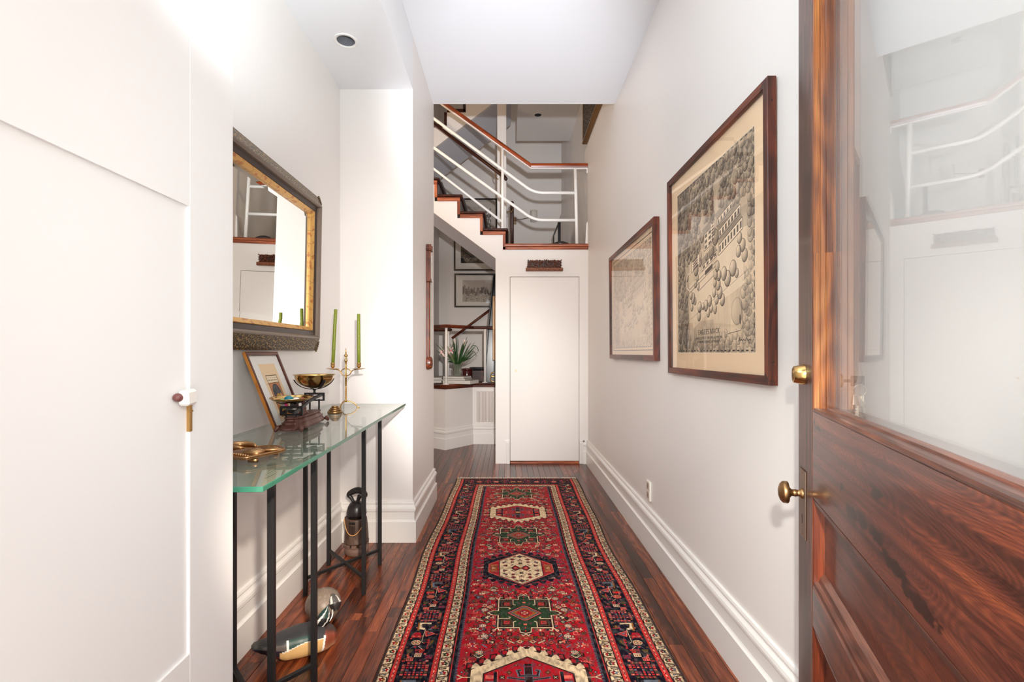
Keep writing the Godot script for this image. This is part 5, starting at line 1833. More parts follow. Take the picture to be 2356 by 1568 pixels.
func build_table_things():
	# leaning picture
	var lean = 0.385
	var pxf = Transform3D(FACE_L * Basis(Vector3(1, 0, 0), -lean), Vector3(-0.980, TT + 0.1520, -2.035))
	var p = framed("leaning_picture", "small miniature painting in a honey wood frame leaning on the console below the mirror", "picture", "", pxf, 0.268, 0.328, 0.014, 0.014, "wood_mahogany", "mat_white", pic("print_miniature", miniature()), 0.135, 0.250, Vector2(0.004, -0.012))
	B()
	molding(rect_path(0.270, 0.330), [Vector2(0, 0), Vector2(-0.001, 0.001), Vector2(-0.001, 0.012), Vector2(0.0, 0.0125)], Vector3(0, 0, 1), true, false, -1.0)
	done("frame_side", "wood_honey", p[0])
	# balance scales
	var s = thing("balance_scales", "antique iron balance scales with two brass pans on the console", "scales", Vector3(-0.848, TT, -2.015), 0.04)
	B(true)
	var rows := []
	for e in [[0.008, 1.0], [0.014, 1.02], [0.017, 1.0], [0.018, 0.94], [0.028, 0.88], [0.029, 0.84], [0.033, 0.90], [0.036, 0.88], [0.037, 0.78], [0.048, 0.70], [0.049, 0.76], [0.055, 0.76], [0.0555, 0.72], [0.0555, 0.4], [0.0555, 0.0]]:
		var row := []
		for j in 96:
			var a = TAU * j / 96
			var rx = 0.058 * (0.80 + 0.20 * abs(cos(a * 2)))
			var k = 1.0 + 0.045 * sin(a * 14)
			var c = cos(a); var q = sin(a)
			var wx = sign(c) * pow(abs(c), 0.7) * rx * (0.78 + 0.30 * pow(abs(q), 2.0))
			var wz = sign(q) * pow(abs(q), 0.55) * 0.168
			row.append(Vector3(wx * k * e[1], e[0], -wz * (1.0 + 0.4 * (k - 1.0)) * (e[1] * 0.7 + 0.3)))
		rows.append(row)
	grid(rows, true)
	done("base", "iron_cast", s)
	for x in [-0.046, 0.046]:
		for z in [-0.148, 0.148]:
			B(true)
			tube(spline([Vector3(x * 0.90, 0.020, z * 0.98), Vector3(x * 1.02, 0.013, z * 1.02), Vector3(x * 1.10, 0.008, z * 1.05), Vector3(x * 1.14, 0.007, z * 1.06)], 4), [0.009, 0.009, 0.009, 0.009, 0.008, 0.008, 0.008, 0.007, 0.007, 0.007, 0.006, 0.005, 0.003], 10)
			done("foot", "iron_cast", s)
	B(true)
	lathe([Vector2(0.0, 0.054), Vector2(0.022, 0.054), Vector2(0.018, 0.060), Vector2(0.010, 0.066), Vector2(0.011, 0.076), Vector2(0.007, 0.090), Vector2(0.009, 0.098), Vector2(0.004, 0.106), Vector2(0.0, 0.107)], 16)
	done("pillar", "iron_cast", s)
	B()
	for x in [-0.020, 0.020]:
		molding([Vector3(x, 0.074, 0.16), Vector3(x, 0.088, 0.07), Vector3(x, 0.104, 0.0), Vector3(x, 0.112, -0.07), Vector3(x, 0.118, -0.16)], [Vector2(-0.004, -0.006), Vector2(0.004, -0.006), Vector2(0.004, 0.006), Vector2(-0.004, 0.006), Vector2(-0.004, -0.006)])
	done("beam", "iron_dark", s)
	for e in [[0.125, 0.062, 0.0], [-0.125, 0.094, 0.0]]:
		var z = e[0]
		var y = e[1]
		B()
		for x in [-0.040, 0.040]:
			bx(Vector3(x - 0.004, y, z - 0.004), Vector3(x + 0.004, y + 0.036, z + 0.004), 0.001)
			bx(Vector3(x * 0.5 - 0.003, 0.050, z - 0.004), Vector3(x * 0.5 + 0.003, y + 0.008, z + 0.004), 0.001)
		bx(Vector3(-0.042, y + 0.028, z - 0.005), Vector3(0.042, y + 0.036, z + 0.005), 0.001)
		bx(Vector3(-0.042, y + 0.000, z - 0.004), Vector3(0.042, y + 0.006, z + 0.004), 0.001)
		bx(Vector3(-0.010, y + 0.010, z - 0.010), Vector3(0.010, y + 0.022, z + 0.010), 0.003)
		sm(true)
		lathe([Vector2(0.006, y + 0.036), Vector2(0.004, y + 0.044), Vector2(0.008, y + 0.050), Vector2(0.014, y + 0.052), Vector2(0.0, y + 0.054)], 12, Transform3D(Basis(), Vector3(0, 0, z)))
		done("link", "iron_dark", s)
	# near pan: shallow dish; far pan: deep bowl
	B()
	for k in 4:
		var a = PI / 4 + PI / 2 * k
		var d = Vector3(cos(a), 0, sin(a))
		tube([Vector3(0, 0.112, 0.125) + d * 0.006, Vector3(0, 0.110, 0.125) + d * 0.034, Vector3(0, 0.116, 0.125) + d * 0.056], 0.008, 8, 0.2)
	done("pan_bracket", "iron_dark", s)
	B(true)
	bowl(0.079, 0.018, 0.0015, Transform3D(Basis(Vector3(1, 0, 0), 0.03), Vector3(0, 0.113, 0.125)))
	done("pan", "brass_bright", s)
	B()
	for k in 4:
		var a = PI / 4 + PI / 2 * k
		var d = Vector3(cos(a), 0, sin(a))
		var pts := []
		for q in 7:
			var t = 1.25 * q / 6
			pts.append(Vector3(0, 0.146 + 0.064 * (1.0 - cos(t)), -0.125) + d * (0.006 + 0.089 * sin(t)))
		tube(pts, 0.0065, 8, 0.28)
	done("pan_bracket", "iron_dark", s)
	B(true)
	bowl(0.089, 0.056, 0.0015, Transform3D(Basis(), Vector3(0, 0.150, -0.125)))
	done("pan", "brass_bright", s)
	# little things in the near pan
	var pan = s.transform * Vector3(0, 0.118, 0.125)
	var tr = [["turquoise_ball", "glossy turquoise ball in the near pan of the scales", "ball", "turquoise", Vector3(-0.002, 0.013, 0.020), Vector3(0.017, 0.014, 0.017)],
		["green_bead", "pale green oval bead beside the turquoise ball in the pan", "bead", "bead_green", Vector3(-0.026, 0.008, 0.018), Vector3(0.012, 0.008, 0.010)],
		["white_bead", "white pebble-shaped bead lying in the near scale pan", "bead", "bead_white", Vector3(0.016, 0.009, -0.004), Vector3(0.014, 0.009, 0.010)],
		["red_bead", "dark red bead at the right of the near scale pan", "bead", "bead_red", Vector3(0.040, 0.009, -0.010), Vector3(0.010, 0.008, 0.009)],
		["black_pebble", "small black pebble behind the turquoise ball in the pan", "pebble", "stone_black", Vector3(0.006, 0.008, -0.030), Vector3(0.012, 0.008, 0.009)]]
	for e in tr:
		B(true)
		ball(Vector3.ZERO, e[5], 16)
		var o = done(e[0], e[3])
		o.position = pan + e[4] - Vector3(0, 0.004, 0)
		tag(o, e[1], e[2])
	# candlestick
	var cs = thing("candlestick", "brass two-armed candlestick with a twisted stem on three curved feet", "candlestick", Vector3(-0.896, TT, -2.685), 0.12)
	B(true)
	var st := []
	for e in [[0.034, 0.006], [0.040, 0.008], [0.048, 0.006]]: st.append(Vector2(e[1], e[0]))
	for k in 13:
		st.append(Vector2(0.0042 if k % 2 == 0 else 0.0066, 0.052 + 0.0055 * k))
	for e in [[0.124, 0.0056], [0.166, 0.0056], [0.170, 0.008], [0.174, 0.0058], [0.226, 0.0050], [0.236, 0.0062], [0.240, 0.0044], [0.244, 0.0062], [0.250, 0.0046], [0.256, 0.0078], [0.264, 0.0100], [0.272, 0.0062], [0.276, 0.0076], [0.280, 0.0044], [0.288, 0.0112], [0.294, 0.0090], [0.300, 0.0036], [0.308, 0.0040], [0.312, 0.0024], [0.318, 0.0032], [0.334, 0.0]]: st.append(Vector2(e[1], e[0]))
	lathe(st, 14)
	done("stem", "brass", cs)
	for k in 3:
		var a = 0.15 + TAU * k / 3
		var d = Vector3(cos(a), 0, -sin(a))
		B(true)
		tube(spline([Vector3(0, 0.036, 0), d * 0.026 + Vector3(0, 0.034, 0), d * 0.052 + Vector3(0, 0.018, 0), d * 0.060 + Vector3(0, 0.004, 0), d * 0.072 + Vector3(0, 0.0035, 0)], 5), 0.0034, 8)
		done("foot", "brass", cs)
	B(true)
	var ring := []
	for k in 33:
		var a = TAU * k / 32
		ring.append(Vector3(0.026 * cos(a), 0.198 + 0.020 * sin(a), 0))
	tube(ring, 0.0026, 8)
	done("ring", "brass", cs)
	for sgn in [-1.0, 1.0]:
		B(true)
		tube(spline([Vector3(sgn * 0.024, 0.190, 0), Vector3(sgn * 0.034, 0.206, 0), Vector3(sgn * 0.050, 0.213, 0), Vector3(sgn * 0.068, 0.214, 0)], 5), 0.0028, 8)
		var arm = done("arm", "brass", cs)
		B(true)
		lathe([Vector2(0.0, 0.213), Vector2(0.012, 0.213), Vector2(0.036, 0.2175), Vector2(0.036, 0.2185), Vector2(0.012, 0.2150), Vector2(0.004, 0.2150), Vector2(0.005, 0.222), Vector2(0.010, 0.226), Vector2(0.0115, 0.232), Vector2(0.0108, 0.246), Vector2(0.0125, 0.249), Vector2(0.0110, 0.250), Vector2(0.0, 0.247)], 24, Transform3D(Basis(), Vector3(sgn * 0.070, 0, 0)))
		done("candle_cup", "brass", arm)
	for e in [[-1.0, 0.052, 0.310, "left-leaning green taper candle in the nearer cup of the brass candlestick"], [1.0, -0.006, 0.285, "upright green taper candle in the farther right cup of the brass candlestick"]]:
		var c = thing("taper_candle", e[3], "candle", cs.transform * Vector3(e[0] * 0.070, 0.236, 0), 0.0, "green taper candles")
		c.rotation.z = -e[1]
		B(true)
		lathe([Vector2(0.0, 0.0), Vector2(0.0092, 0.0), Vector2(0.0094, 0.10), Vector2(0.0090, 0.2), Vector2(0.0088, e[2] - 0.002), Vector2(0.0075, e[2]), Vector2(0.0, e[2])], 20)
		done("wax", "candle_green", c)
		for q in 3:
			B(true)
			ball(Vector3(0.003, e[2] * (0.30 + 0.27 * q), 0.0085), Vector3(0.0016, 0.0016, 0.0012), 8)
			done("stud", "wick", c)
	# nested brass weights
	var y := TT
	var wr = [[0.0365, 0.0125, "largest brass weight, at the bottom of the stack beside the candlestick"], [0.0300, 0.0095, "second brass weight up in the stepped stack on the console"], [0.0235, 0.0085, "third brass weight up in the stepped stack on the console"], [0.0170, 0.0075, "smallest brass weight, on top of the stepped stack"]]
	for e in wr:
		B(true)
		lathe([Vector2(0.0, 0.0), Vector2(e[0] - 0.003, 0.0), Vector2(e[0], 0.002), Vector2(e[0], e[1] - 0.0025), Vector2(e[0] - 0.002, e[1]), Vector2(0.0, e[1])], 32)
		var o = done("brass_weight", "brass_old")
		o.position = Vector3(-0.872, y, -2.447)
		tag(o, e[2], "weight", "stacked brass weights")
		y += e[1]
	# cast bronze ornament at the near end
	var b = thing("bronze_ornament", "low cast bronze ornament with a beaded edge at the near end of the console", "ornament", Vector3(-0.732, TT, -1.415), 0.0)
	var fx = Transform3D(Basis(Vector3(1, 0, 0), Vector3(0, 0, -1), Vector3(0, 1, 0)), Vector3(0, 0.013, 0)) * Transform3D(Basis(Vector3(0, 1, 0), -0.05), Vector3.ZERO)
	var ctl := [Vector3(0.080, 0.004, 0), Vector3(0.050, -0.045, 0), Vector3(0.018, -0.092, 0), Vector3(-0.018, -0.078, 0), Vector3(-0.062, -0.052, 0), Vector3(-0.098, -0.006, 0), Vector3(-0.086, 0.050, 0), Vector3(-0.034, 0.082, 0), Vector3(0.030, 0.070, 0), Vector3(0.080, 0.004, 0)]
	var pl := []
	for p3 in spline(ctl, 4): pl.append(Vector2(p3.x, p3.y))
	pl.pop_back()
	B()
	slab(pl, 0.0, 0.006, fx)
	done("plate", "bronze", b)
	B(true)
	var rim := []
	for k in pl.size() + 1:
		rim.append(fx * Vector3(pl[k % pl.size()].x, pl[k % pl.size()].y, 0.006))
	tube(rim, 0.0030, 8)
	done("rim", "bronze", b)
	# raised work: a curled figure, a domed boss, ridges running to the point
	B(true)
	var curl := []
	for k in 15:
		var a = lerp(0.4, 5.2, k / 14.0)
		curl.append(fx * Vector3(-0.048 + 0.034 * cos(a), 0.016 + 0.026 * sin(a), 0.014 + 0.010 * sin(a * 0.5)))
	tube(curl, [0.003, 0.006, 0.008, 0.009, 0.010, 0.010, 0.010, 0.010, 0.009, 0.009, 0.008, 0.008, 0.006, 0.005, 0.002], 10)
	done("curled_figure", "bronze", b)
	B(true)
	ball(fx * Vector3(0.002, -0.018, 0.007), Vector3(0.030, 0.013, 0.024), 20)
	done("boss", "bronze", b)
	for e in [[0.020, 0.036], [0.006, 0.012], [-0.006, -0.010]]:
		B(true)
		tube([fx * Vector3(-0.010, e[1] + 0.004, 0.007), fx * Vector3(0.030, e[1] * 0.8, 0.010), fx * Vector3(0.072, e[1] * 0.1 + 0.003, 0.007)], [0.002, 0.004, 0.001], 8)
		done("ridge", "bronze", b)
	for k in 10:
		B(true)
		var q = Vector2(-0.086, -0.022).lerp(Vector2(0.008, -0.086), k / 9.0) + Vector2(0.006, 0.010)
		ball(fx * Vector3(q.x, q.y, 0.008), Vector3(0.0044, 0.0040, 0.0044), 10)
		done("bead", "bronze", b)
	for k in 6:
		B(true)
		ball(fx * Vector3(0.012 + 0.007 * k, 0.046 - 0.004 * k, 0.009), Vector3(0.0032, 0.0034, 0.0032), 8)
		done("bead", "bronze", b)
	for e in [[0.022, 0.062], [-0.060, -0.030], [0.030, -0.040]]:
		B(true)
		tube([Vector3(e[0] - 0.012, 0.0076, e[1]), Vector3(e[0] + 0.012, 0.0076, e[1])], 0.0074, 12)
		done("foot", "bronze", b)

# ---- things on the floor under the console ----------------------------------------------------------------
func cgrid(rows, col):
	var n = rows.size()
	for i in n - 1:
		var m = rows[i].size()
		for j in m:
			var k = (j + 1) % m
			for e in [[i, j], [i + 1, k], [i, k], [i, j], [i + 1, j], [i + 1, k]]:
				S.set_color(col.call(e[0] / float(n - 1), float(e[1]) / m))
				V(rows[e[0]][e[1]])

func lin(r, g, b):
	return rgb(r, g, b).srgb_to_linear()

func sample(tab, t, k):
	for i in tab.size() - 1:
		if t <= tab[i + 1][0]:
			var f = (t - tab[i][0]) / (tab[i + 1][0] - tab[i][0])
			return lerp(tab[i][k], tab[i + 1][k], f * f * (3 - 2 * f) * 0.5 + f * 0.5)
	return tab[-1][k]

func build_floor_things():
	# painted duck decoy: tail left, breast right, head turned back
	var d = thing("duck_decoy", "painted wooden duck decoy with green head and chestnut breast under the console", "decoy", Vector3(-0.840, 0, -1.925), 0.50)
	var tab = [[0.0, 0.082, 0.070, 0.004], [0.03, 0.086, 0.062, 0.022], [0.12, 0.088, 0.046, 0.034], [0.24, 0.092, 0.020, 0.046], [0.38, 0.100, 0.002, 0.060], [0.55, 0.105, 0.0, 0.068], [0.72, 0.102, 0.0, 0.068], [0.84, 0.094, 0.002, 0.060], [0.94, 0.078, 0.010, 0.040], [0.985, 0.058, 0.020, 0.018], [1.0, 0.042, 0.034, 0.002]]
	var rows := []
	for i in 161:
		var t = i / 160.0
		var top = sample(tab, t, 1); var bot = sample(tab, t, 2); var w = sample(tab, t, 3)
		var row := []
		for j in 128:
			var a = TAU * j / 128
			var c = cos(a); var s = sin(a)
			var x = -0.158 + 0.316 * t
			row.append(Vector3(x, lerp(bot, top, 0.5 + 0.5 * sign(s) * pow(abs(s), 0.8)), -w * sign(c) * pow(abs(c), 0.75)))
		rows.append(row)
	var col = func(t, f):
		var a = TAU * f
		var hgt = sin(a)
		var side = abs(cos(a))
		if t > 0.79 + 0.03 * hgt and t < 0.815 + 0.03 * hgt and hgt < 0.55 and hgt > -0.9: return lin(236, 230, 220)
		if t > 0.80 + 0.03 * hgt:
			return lin(60, 44, 40).lerp(lin(126, 62, 44), smoothstep(0.95, 0.5, hgt)).lerp(lin(196, 150, 112), smoothstep(0.1, -0.9, hgt))
		if hgt < -0.92: return lin(200, 176, 140)
		var line = 0.02 + 0.34 * smoothstep(0.30, 0.62, t)
		if t > 0.30 and hgt < line - 0.05 and t > 0.34 - 0.1 * (hgt + 0.9): return lin(206, 166, 110)
		if t > 0.30 and hgt < line and hgt > line - 0.30 and t > 0.33: return lin(236, 230, 220)
		if t < 0.36 and hgt < 0.05:
			if hgt > -0.35: return lin(36, 30, 44)
			return lin(84, 36, 36).lerp(lin(20, 18, 20), smoothstep(0.30, 0.16, t))
		if t > 0.38 and t < 0.66 and hgt < 0.72 and hgt > line:
			if t < 0.405: return lin(236, 230, 220)
			return lin(34, 64, 58)
		if t < 0.12: return lin(70, 68, 64) if int(f * 72) % 5 else lin(40, 40, 40)
		if t < 0.38 and hgt < 0.5: return lin(92, 84, 80)
		return lin(54, 54, 56)
	B(true)
	cgrid(rows, col)
	done("body", "painted_wood", d)
	var hx = Transform3D(Basis(Vector3(0, 1, 0), 0.25) * Basis(Vector3(0, 0, 1), -0.42), Vector3(0.100, 0.122, 0.004))
	B(true)
	var hr := []
	for i in 33:
		var t = i / 32.0
		var y = lerp(-0.068, 0.052, t)
		var r = [0.0, 0.010, 0.013, 0.017, 0.023, 0.027, 0.027, 0.022, 0.014, 0.006, 0.0]
		var q = t * 10.0
		var rr = lerp(r[int(min(q, 9))], r[int(min(q, 9)) + 1], q - int(min(q, 9)))
		var row := []
		for j in 40:
			var a = TAU * j / 40
			row.append(hx * Vector3(rr * 1.05 * cos(a) + 0.006 * sin(t * 3.0), y, -rr * 0.82 * sin(a)))
		hr.append(row)
	var hc = func(t, f):
		var a = cos(TAU * f)
		if t < 0.30: return lin(30, 28, 28)
		for e in [[0.10, 0.50], [-0.55, 0.80]]:
			if abs(a - (e[0] + (t - e[1]) * 1.1)) < 0.085 and t < 0.92: return lin(232, 228, 220)
		if t > 0.60 and a < 0.0: return lin(28, 56, 50)
		return lin(22, 26, 28)
	cgrid(hr, hc)
	done("head", "painted_wood", d)
	B(true)
	var cheek := []
	for k in 7: cheek.append(hx * Vector3(0.024 + 0.006 * sin(k * 0.5), -0.006 + 0.007 * k, 0.018 - 0.002 * k))
	tube(cheek, [0.001, 0.0018, 0.0022, 0.0024, 0.0022, 0.0018, 0.001], 6)
	tube([hx * Vector3(0.012, -0.036, 0.014), hx * Vector3(0.020, -0.030, 0.016), hx * Vector3(0.030, -0.032, 0.010)], [0.0016, 0.0024, 0.001], 6)
	done("white_marking", "bead_white", d)
	# grey sleeping bird behind it
	var g = thing("bird_carving", "rounded grey-brown carved bird with tucked head and white-striped face behind the decoy", "carving", Vector3(-0.832, 0, -2.185), 0.62)
	B(true)
	rows = []
	for i in 41:
		var a = -PI / 2 + PI * i / 40
		var row := []
		for j in 56:
			var t = -TAU * j / 56
			var y = 0.066 + 0.070 * sin(a)
			var k = cos(a)
			var lump = 1.0 + 0.06 * cos(t * 2.0 + 0.6)
			row.append(Vector3(0.073 * k * cos(t) * lump, max(0.0, y * (1.0 + 0.06 * sin(t))), 0.098 * k * sin(t) * lump))
		rows.append(row)
	var gn := FastNoiseLite.new()
	gn.frequency = 9.0
	cgrid(rows, func(t, f):
		var n = gn.get_noise_2d(t * 3.0, f * 5.0)
		return lin(128, 112, 98).lerp(lin(92, 80, 72), smoothstep(0.5, 0.1, t)).lerp(lin(168, 152, 136), clamp(n * 1.2, 0, 0.6)))
	done("body", "painted_wood", g)
	B(true)
	var gh := []
	for i in 25:
		var t = i / 24.0
		var row := []
		var c0 = Vector3(0.026, 0.126, 0.052).lerp(Vector3(0.030, 0.070, 0.098), t)
		var rr = 0.026 * sin(PI * clamp(0.08 + 0.84 * t, 0, 1)) + (0.004 if t > 0.5 else 0.0)
		for j in 32:
			var a = TAU * j / 32
			row.append(c0 + Vector3(rr * cos(a), rr * 0.75 * sin(a) * 0.7, rr * 0.8 * sin(a)))
		gh.append(row)
	cgrid(gh, func(t, f):
		var a = cos(TAU * f)
		if t > 0.62: return lin(46, 42, 40)
		if abs(abs(a) - 0.62) < 0.18 and t > 0.16: return lin(224, 220, 212)
		return lin(86, 80, 76))
	for j in 32:
		S.set_color(lin(86, 80, 76))
		tri(gh[0][0], gh[0][j], gh[0][(j + 1) % 32])
		S.set_color(lin(46, 42, 40))
		tri(gh[24][0], gh[24][(j + 1) % 32], gh[24][j])
	done("head", "painted_wood", g)
	# carved urn with a bird-shaped handle
	var u = thing("carved_urn", "dark carved wooden urn with an arched bird handle and tan cord in the recess corner", "urn", Vector3(-0.905, 0, -2.905), -0.15)
	B(true)
	lathe([Vector2(0.0, 0.0), Vector2(0.062, 0.0), Vector2(0.068, 0.006), Vector2(0.070, 0.026), Vector2(0.066, 0.040), Vector2(0.058, 0.044), Vector2(0.056, 0.046), Vector2(0.0, 0.046)], 40)
	done("base", "urn_base", u)
	for k in 9:
		if k == 2: continue
		B()
		var a = TAU * k / 9 + 0.2
		cbox(Vector3(0, 0.056, 0.062), Vector3(0.030, 0.020, 0.016), 0.003, Transform3D(Basis(Vector3(0, 1, 0), a), Vector3.ZERO))
		done("foot_block", "urn_base", u)
	B(true)
	lathe([Vector2(0.0, 0.046), Vector2(0.052, 0.046), Vector2(0.052, 0.066), Vector2(0.070, 0.068), Vector2(0.072, 0.074), Vector2(0.069, 0.080), Vector2(0.068, 0.120), Vector2(0.064, 0.170), Vector2(0.060, 0.205), Vector2(0.058, 0.212), Vector2(0.054, 0.213), Vector2(0.0, 0.213)], 40)
	done("body", "urn_wood", u)
	B()
	bx(Vector3(-0.071, 0.160, -0.010), Vector3(-0.056, 0.218, 0.018), 0.005)
	done("lug", "urn_wood", u)
	B(true)
	lathe([Vector2(0.0, 0.205), Vector2(0.050, 0.205), Vector2(0.050, 0.228), Vector2(0.0555, 0.230), Vector2(0.058, 0.236), Vector2(0.056, 0.258), Vector2(0.050, 0.280), Vector2(0.038, 0.298), Vector2(0.020, 0.308), Vector2(0.0, 0.310)], 40)
	done("lid", "urn_black", u)
	B(true)
	var hp = spline([Vector3(-0.018, 0.298, 0), Vector3(-0.034, 0.326, 0), Vector3(-0.050, 0.344, 0), Vector3(-0.030, 0.362, 0), Vector3(0.004, 0.374, 0), Vector3(0.034, 0.368, 0), Vector3(0.054, 0.350, 0), Vector3(0.050, 0.334, 0)], 5)
	var hr2 := []
	for k in hp.size():
		var t = k / float(hp.size() - 1)
		hr2.append(0.009 + 0.010 * sin(PI * pow(t, 1.4)) + (0.0 if t < 0.95 else -0.006))
	tube(hp, hr2, 14)
	tube(spline([Vector3(0.008, 0.304, 0), Vector3(0.012, 0.322, 0), Vector3(0.022, 0.344, 0)], 5), [0.014, 0.012, 0.010, 0.010, 0.010, 0.011, 0.012, 0.013, 0.014, 0.014, 0.014], 12)
	done("handle", "urn_black", u)
	B()
	bx(Vector3(-0.018, 0.186, 0.054), Vector3(0.018, 0.202, 0.0635), 0.001)
	done("slot", "lamp_black", u)
	B()
	bx(Vector3(-0.018, 0.118, 0.058), Vector3(0.018, 0.180, 0.0665), 0.001)
	var pn = done("slatted_panel", "lamp_black", u)
	for k in 5:
		B()
		bx(Vector3(-0.016 + 0.0072 * k, 0.120, 0.064), Vector3(-0.0125 + 0.0072 * k, 0.178, 0.0685), 0.001)
		done("slat", "urn_wood", pn)
	B(true)
	var cord := []
	for k in 17:
		var a = lerp(-2.62, -0.35, k / 16.0)
		cord.append(Vector3(0.070 * cos(a), 0.212 - 0.085 * sin(PI * k / 16.0), -0.070 * sin(a)))
	tube(cord, 0.0022, 8)
	done("cord", "cord_tan", u)

# ---- the lower landing seen past the closet, and what stands on it -------------------------------------------
func build_hall_far():
	var A := Vector3(-1.62, 0, -6.662)
	var Bp := Vector3(-0.769, 0, -5.973)
	var C := Vector3(-0.459, 0, -6.353)
	var D := Vector3(-0.10, 0, -6.353)
	B()
	var poly := [Vector2(A.x, A.z), Vector2(Bp.x, Bp.z), Vector2(C.x, C.z), Vector2(D.x, D.z), Vector2(D.x, -BD), Vector2(-2.4, -BD), Vector2(-2.4, A.z)]
	slab(poly, -0.746, 0.0, Transform3D(Basis(Vector3(1, 0, 0), Vector3(0, 0, 1), Vector3(0, -1, 0)), Vector3.ZERO))
	struct("wall_lower_landing", "paint_wall", "angled half-height cream wall of the lower landing left of the closet")
	B()
	var inset := [Vector2(A.x, A.z - 0.06), Vector2(Bp.x, Bp.z - 0.03), Vector2(C.x, C.z - 0.03), Vector2(D.x, D.z - 0.03), Vector2(D.x, -BD), Vector2(-2.4, -BD), Vector2(-2.4, A.z - 0.06)]
	slab(inset, -0.792, -0.746, Transform3D(Basis(Vector3(1, 0, 0), Vector3(0, 0, 1), Vector3(0, -1, 0)), Vector3.ZERO))
	var lf = struct("floor_lower_landing", "wood_dark", "raised lower landing with a dark moulded wooden edge")
	B()
	molding([A, Bp, C, D], [Vector2(0.0, 0.742), Vector2(0.012, 0.744), Vector2(0.014, 0.770), Vector2(0.022, 0.774), Vector2(0.026, 0.786), Vector2(0.022, 0.798), Vector2(0.0, 0.802), Vector2(-0.06, 0.802)], Vector3.UP, false, true, 1.0)
	done("landing_edge", "wood_frame", lf)
	base_run("baseboard_lower_landing", "tall moulded baseboard round the angled landing wall", [A, Bp, C, D])
	# grille with upright slats
	var gr = thing("vent_grille", "white grille of narrow upright slats in the landing wall", "vent", Vector3(-0.296, 0.488, -6.353))
	B()
	molding(rect_path(0.25, 0.42), [Vector2(0, 0), Vector2(0.0, 0.004), Vector2(0.010, 0.004), Vector2(0.010, 0.0)], Vector3(0, 0, 1), true, false, -1.0)
	done("frame", "paint_trim", gr)
	B()
	flat(0.23, 0.40, 0.0008)
	done("backing", "plastic_grey", gr)
	B()
	for k in 15:
		bx(Vector3(-0.112 + k * 0.0156, -0.198, 0.001), Vector3(-0.1045 + k * 0.0156, 0.198, 0.005), 0.0)
	done("slats", "paint_trim", gr).set_meta("kind", "stuff")
	# balustrade
	var bl = thing("landing_balustrade", "lower landing balustrade of white posts under a dark wooden handrail", "balustrade")
	B()
	var hp := [Vector2(-0.022, -0.020), Vector2(0.022, -0.020), Vector2(0.027, -0.004), Vector2(0.022, 0.016), Vector2(0.010, 0.022), Vector2(-0.010, 0.022), Vector2(-0.022, 0.016), Vector2(-0.027, -0.004), Vector2(-0.022, -0.020)]
	molding([A + Vector3(0, 1.525, -0.06), Bp + Vector3(0, 1.525, -0.05), C + Vector3(0, 1.525, -0.05), D + Vector3(0, 1.525, -0.05)], hp, Vector3.UP, false, true, 1.0)
	done("handrail", "wood_frame", bl)
	for p in [Vector3(-0.765, 0, -6.035), Vector3(-0.298, 0, -6.40)]:
		B(true)
		tube([p + Vector3(0, 0.80, 0), p + Vector3(0, 1.507, 0)], 0.0165, 12)
		sm(false)
		bx(p + Vector3(-0.035, 0.80, -0.035), p + Vector3(0.035, 0.807, 0.035), 0.002)
		done("post", "paint_white_metal", bl)
	var rr = thing("return_handrail", "short rounded end of a second handrail on a thin white post behind", "handrail")
	B(true)
	tube([Vector3(-1.25, 1.514, -6.75), Vector3(-0.80, 1.514, -6.75), Vector3(-0.775, 1.512, -6.75)], [0.024, 0.024, 0.012], 12)
	done("rail", "wood_dark", rr)
	B(true)
	tube([Vector3(-0.823, 0.80, -6.75), Vector3(-0.823, 1.50, -6.75)], 0.013, 10)
	done("post", "paint_white_metal", rr)
	# sloping handrail on the back wall
	var wr = thing("wall_handrail", "dark handrail sloping up across the back wall behind the flowers", "handrail")
	B(true)
	tube([Vector3(-0.955, 1.44, -8.32), Vector3(-0.10, 2.08, -8.32)], 0.022, 12)
	done("rail", "wood_frame", wr)
	B()
	bx(Vector3(-0.86, 1.49, -8.40), Vector3(-0.84, 1.51, -8.32), 0.002)
	done("bracket", "brass_old", wr)
	B()
	bx(Vector3(-0.30, 1.91, -8.40), Vector3(-0.28, 1.93, -8.32), 0.002)
	done("bracket", "brass_old", wr)
	# prints on the back wall
	framed("framed_print", "black-framed grey townscape etching on the back wall under the stairs", "picture", "black framed prints under the stairs", Transform3D(Basis(), Vector3(-0.50, 2.27, -BD + 0.001)), 0.845, 0.585, 0.026, 0.028, "lacquer_black", "mat_white", pic("print_town", town_etching()), 0.60, 0.375, Vector2(0.02, -0.01), "brass")
	framed("framed_print", "black-framed dark landscape above the townscape etching, cut off by the stair soffit", "picture", "black framed prints under the stairs", Transform3D(Basis(), Vector3(-0.50, 2.93, -BD + 0.001)), 0.86, 0.64, 0.026, 0.028, "lacquer_black", "mat_white", pic("print_dark", dark_landscape()), 0.66, 0.42, Vector2(0.02, 0.02), "brass")
	framed("framed_print", "black-framed pale horse print seen through the stair rails", "picture", "", Transform3D(Basis(), Vector3(-0.50, 3.56, -BD + 0.001)), 0.64, 0.60, 0.026, 0.028, "lacquer_black", "mat_white", pic("print_horse", horse_print()), 0.56, 0.53, Vector2(0, 0), "brass")
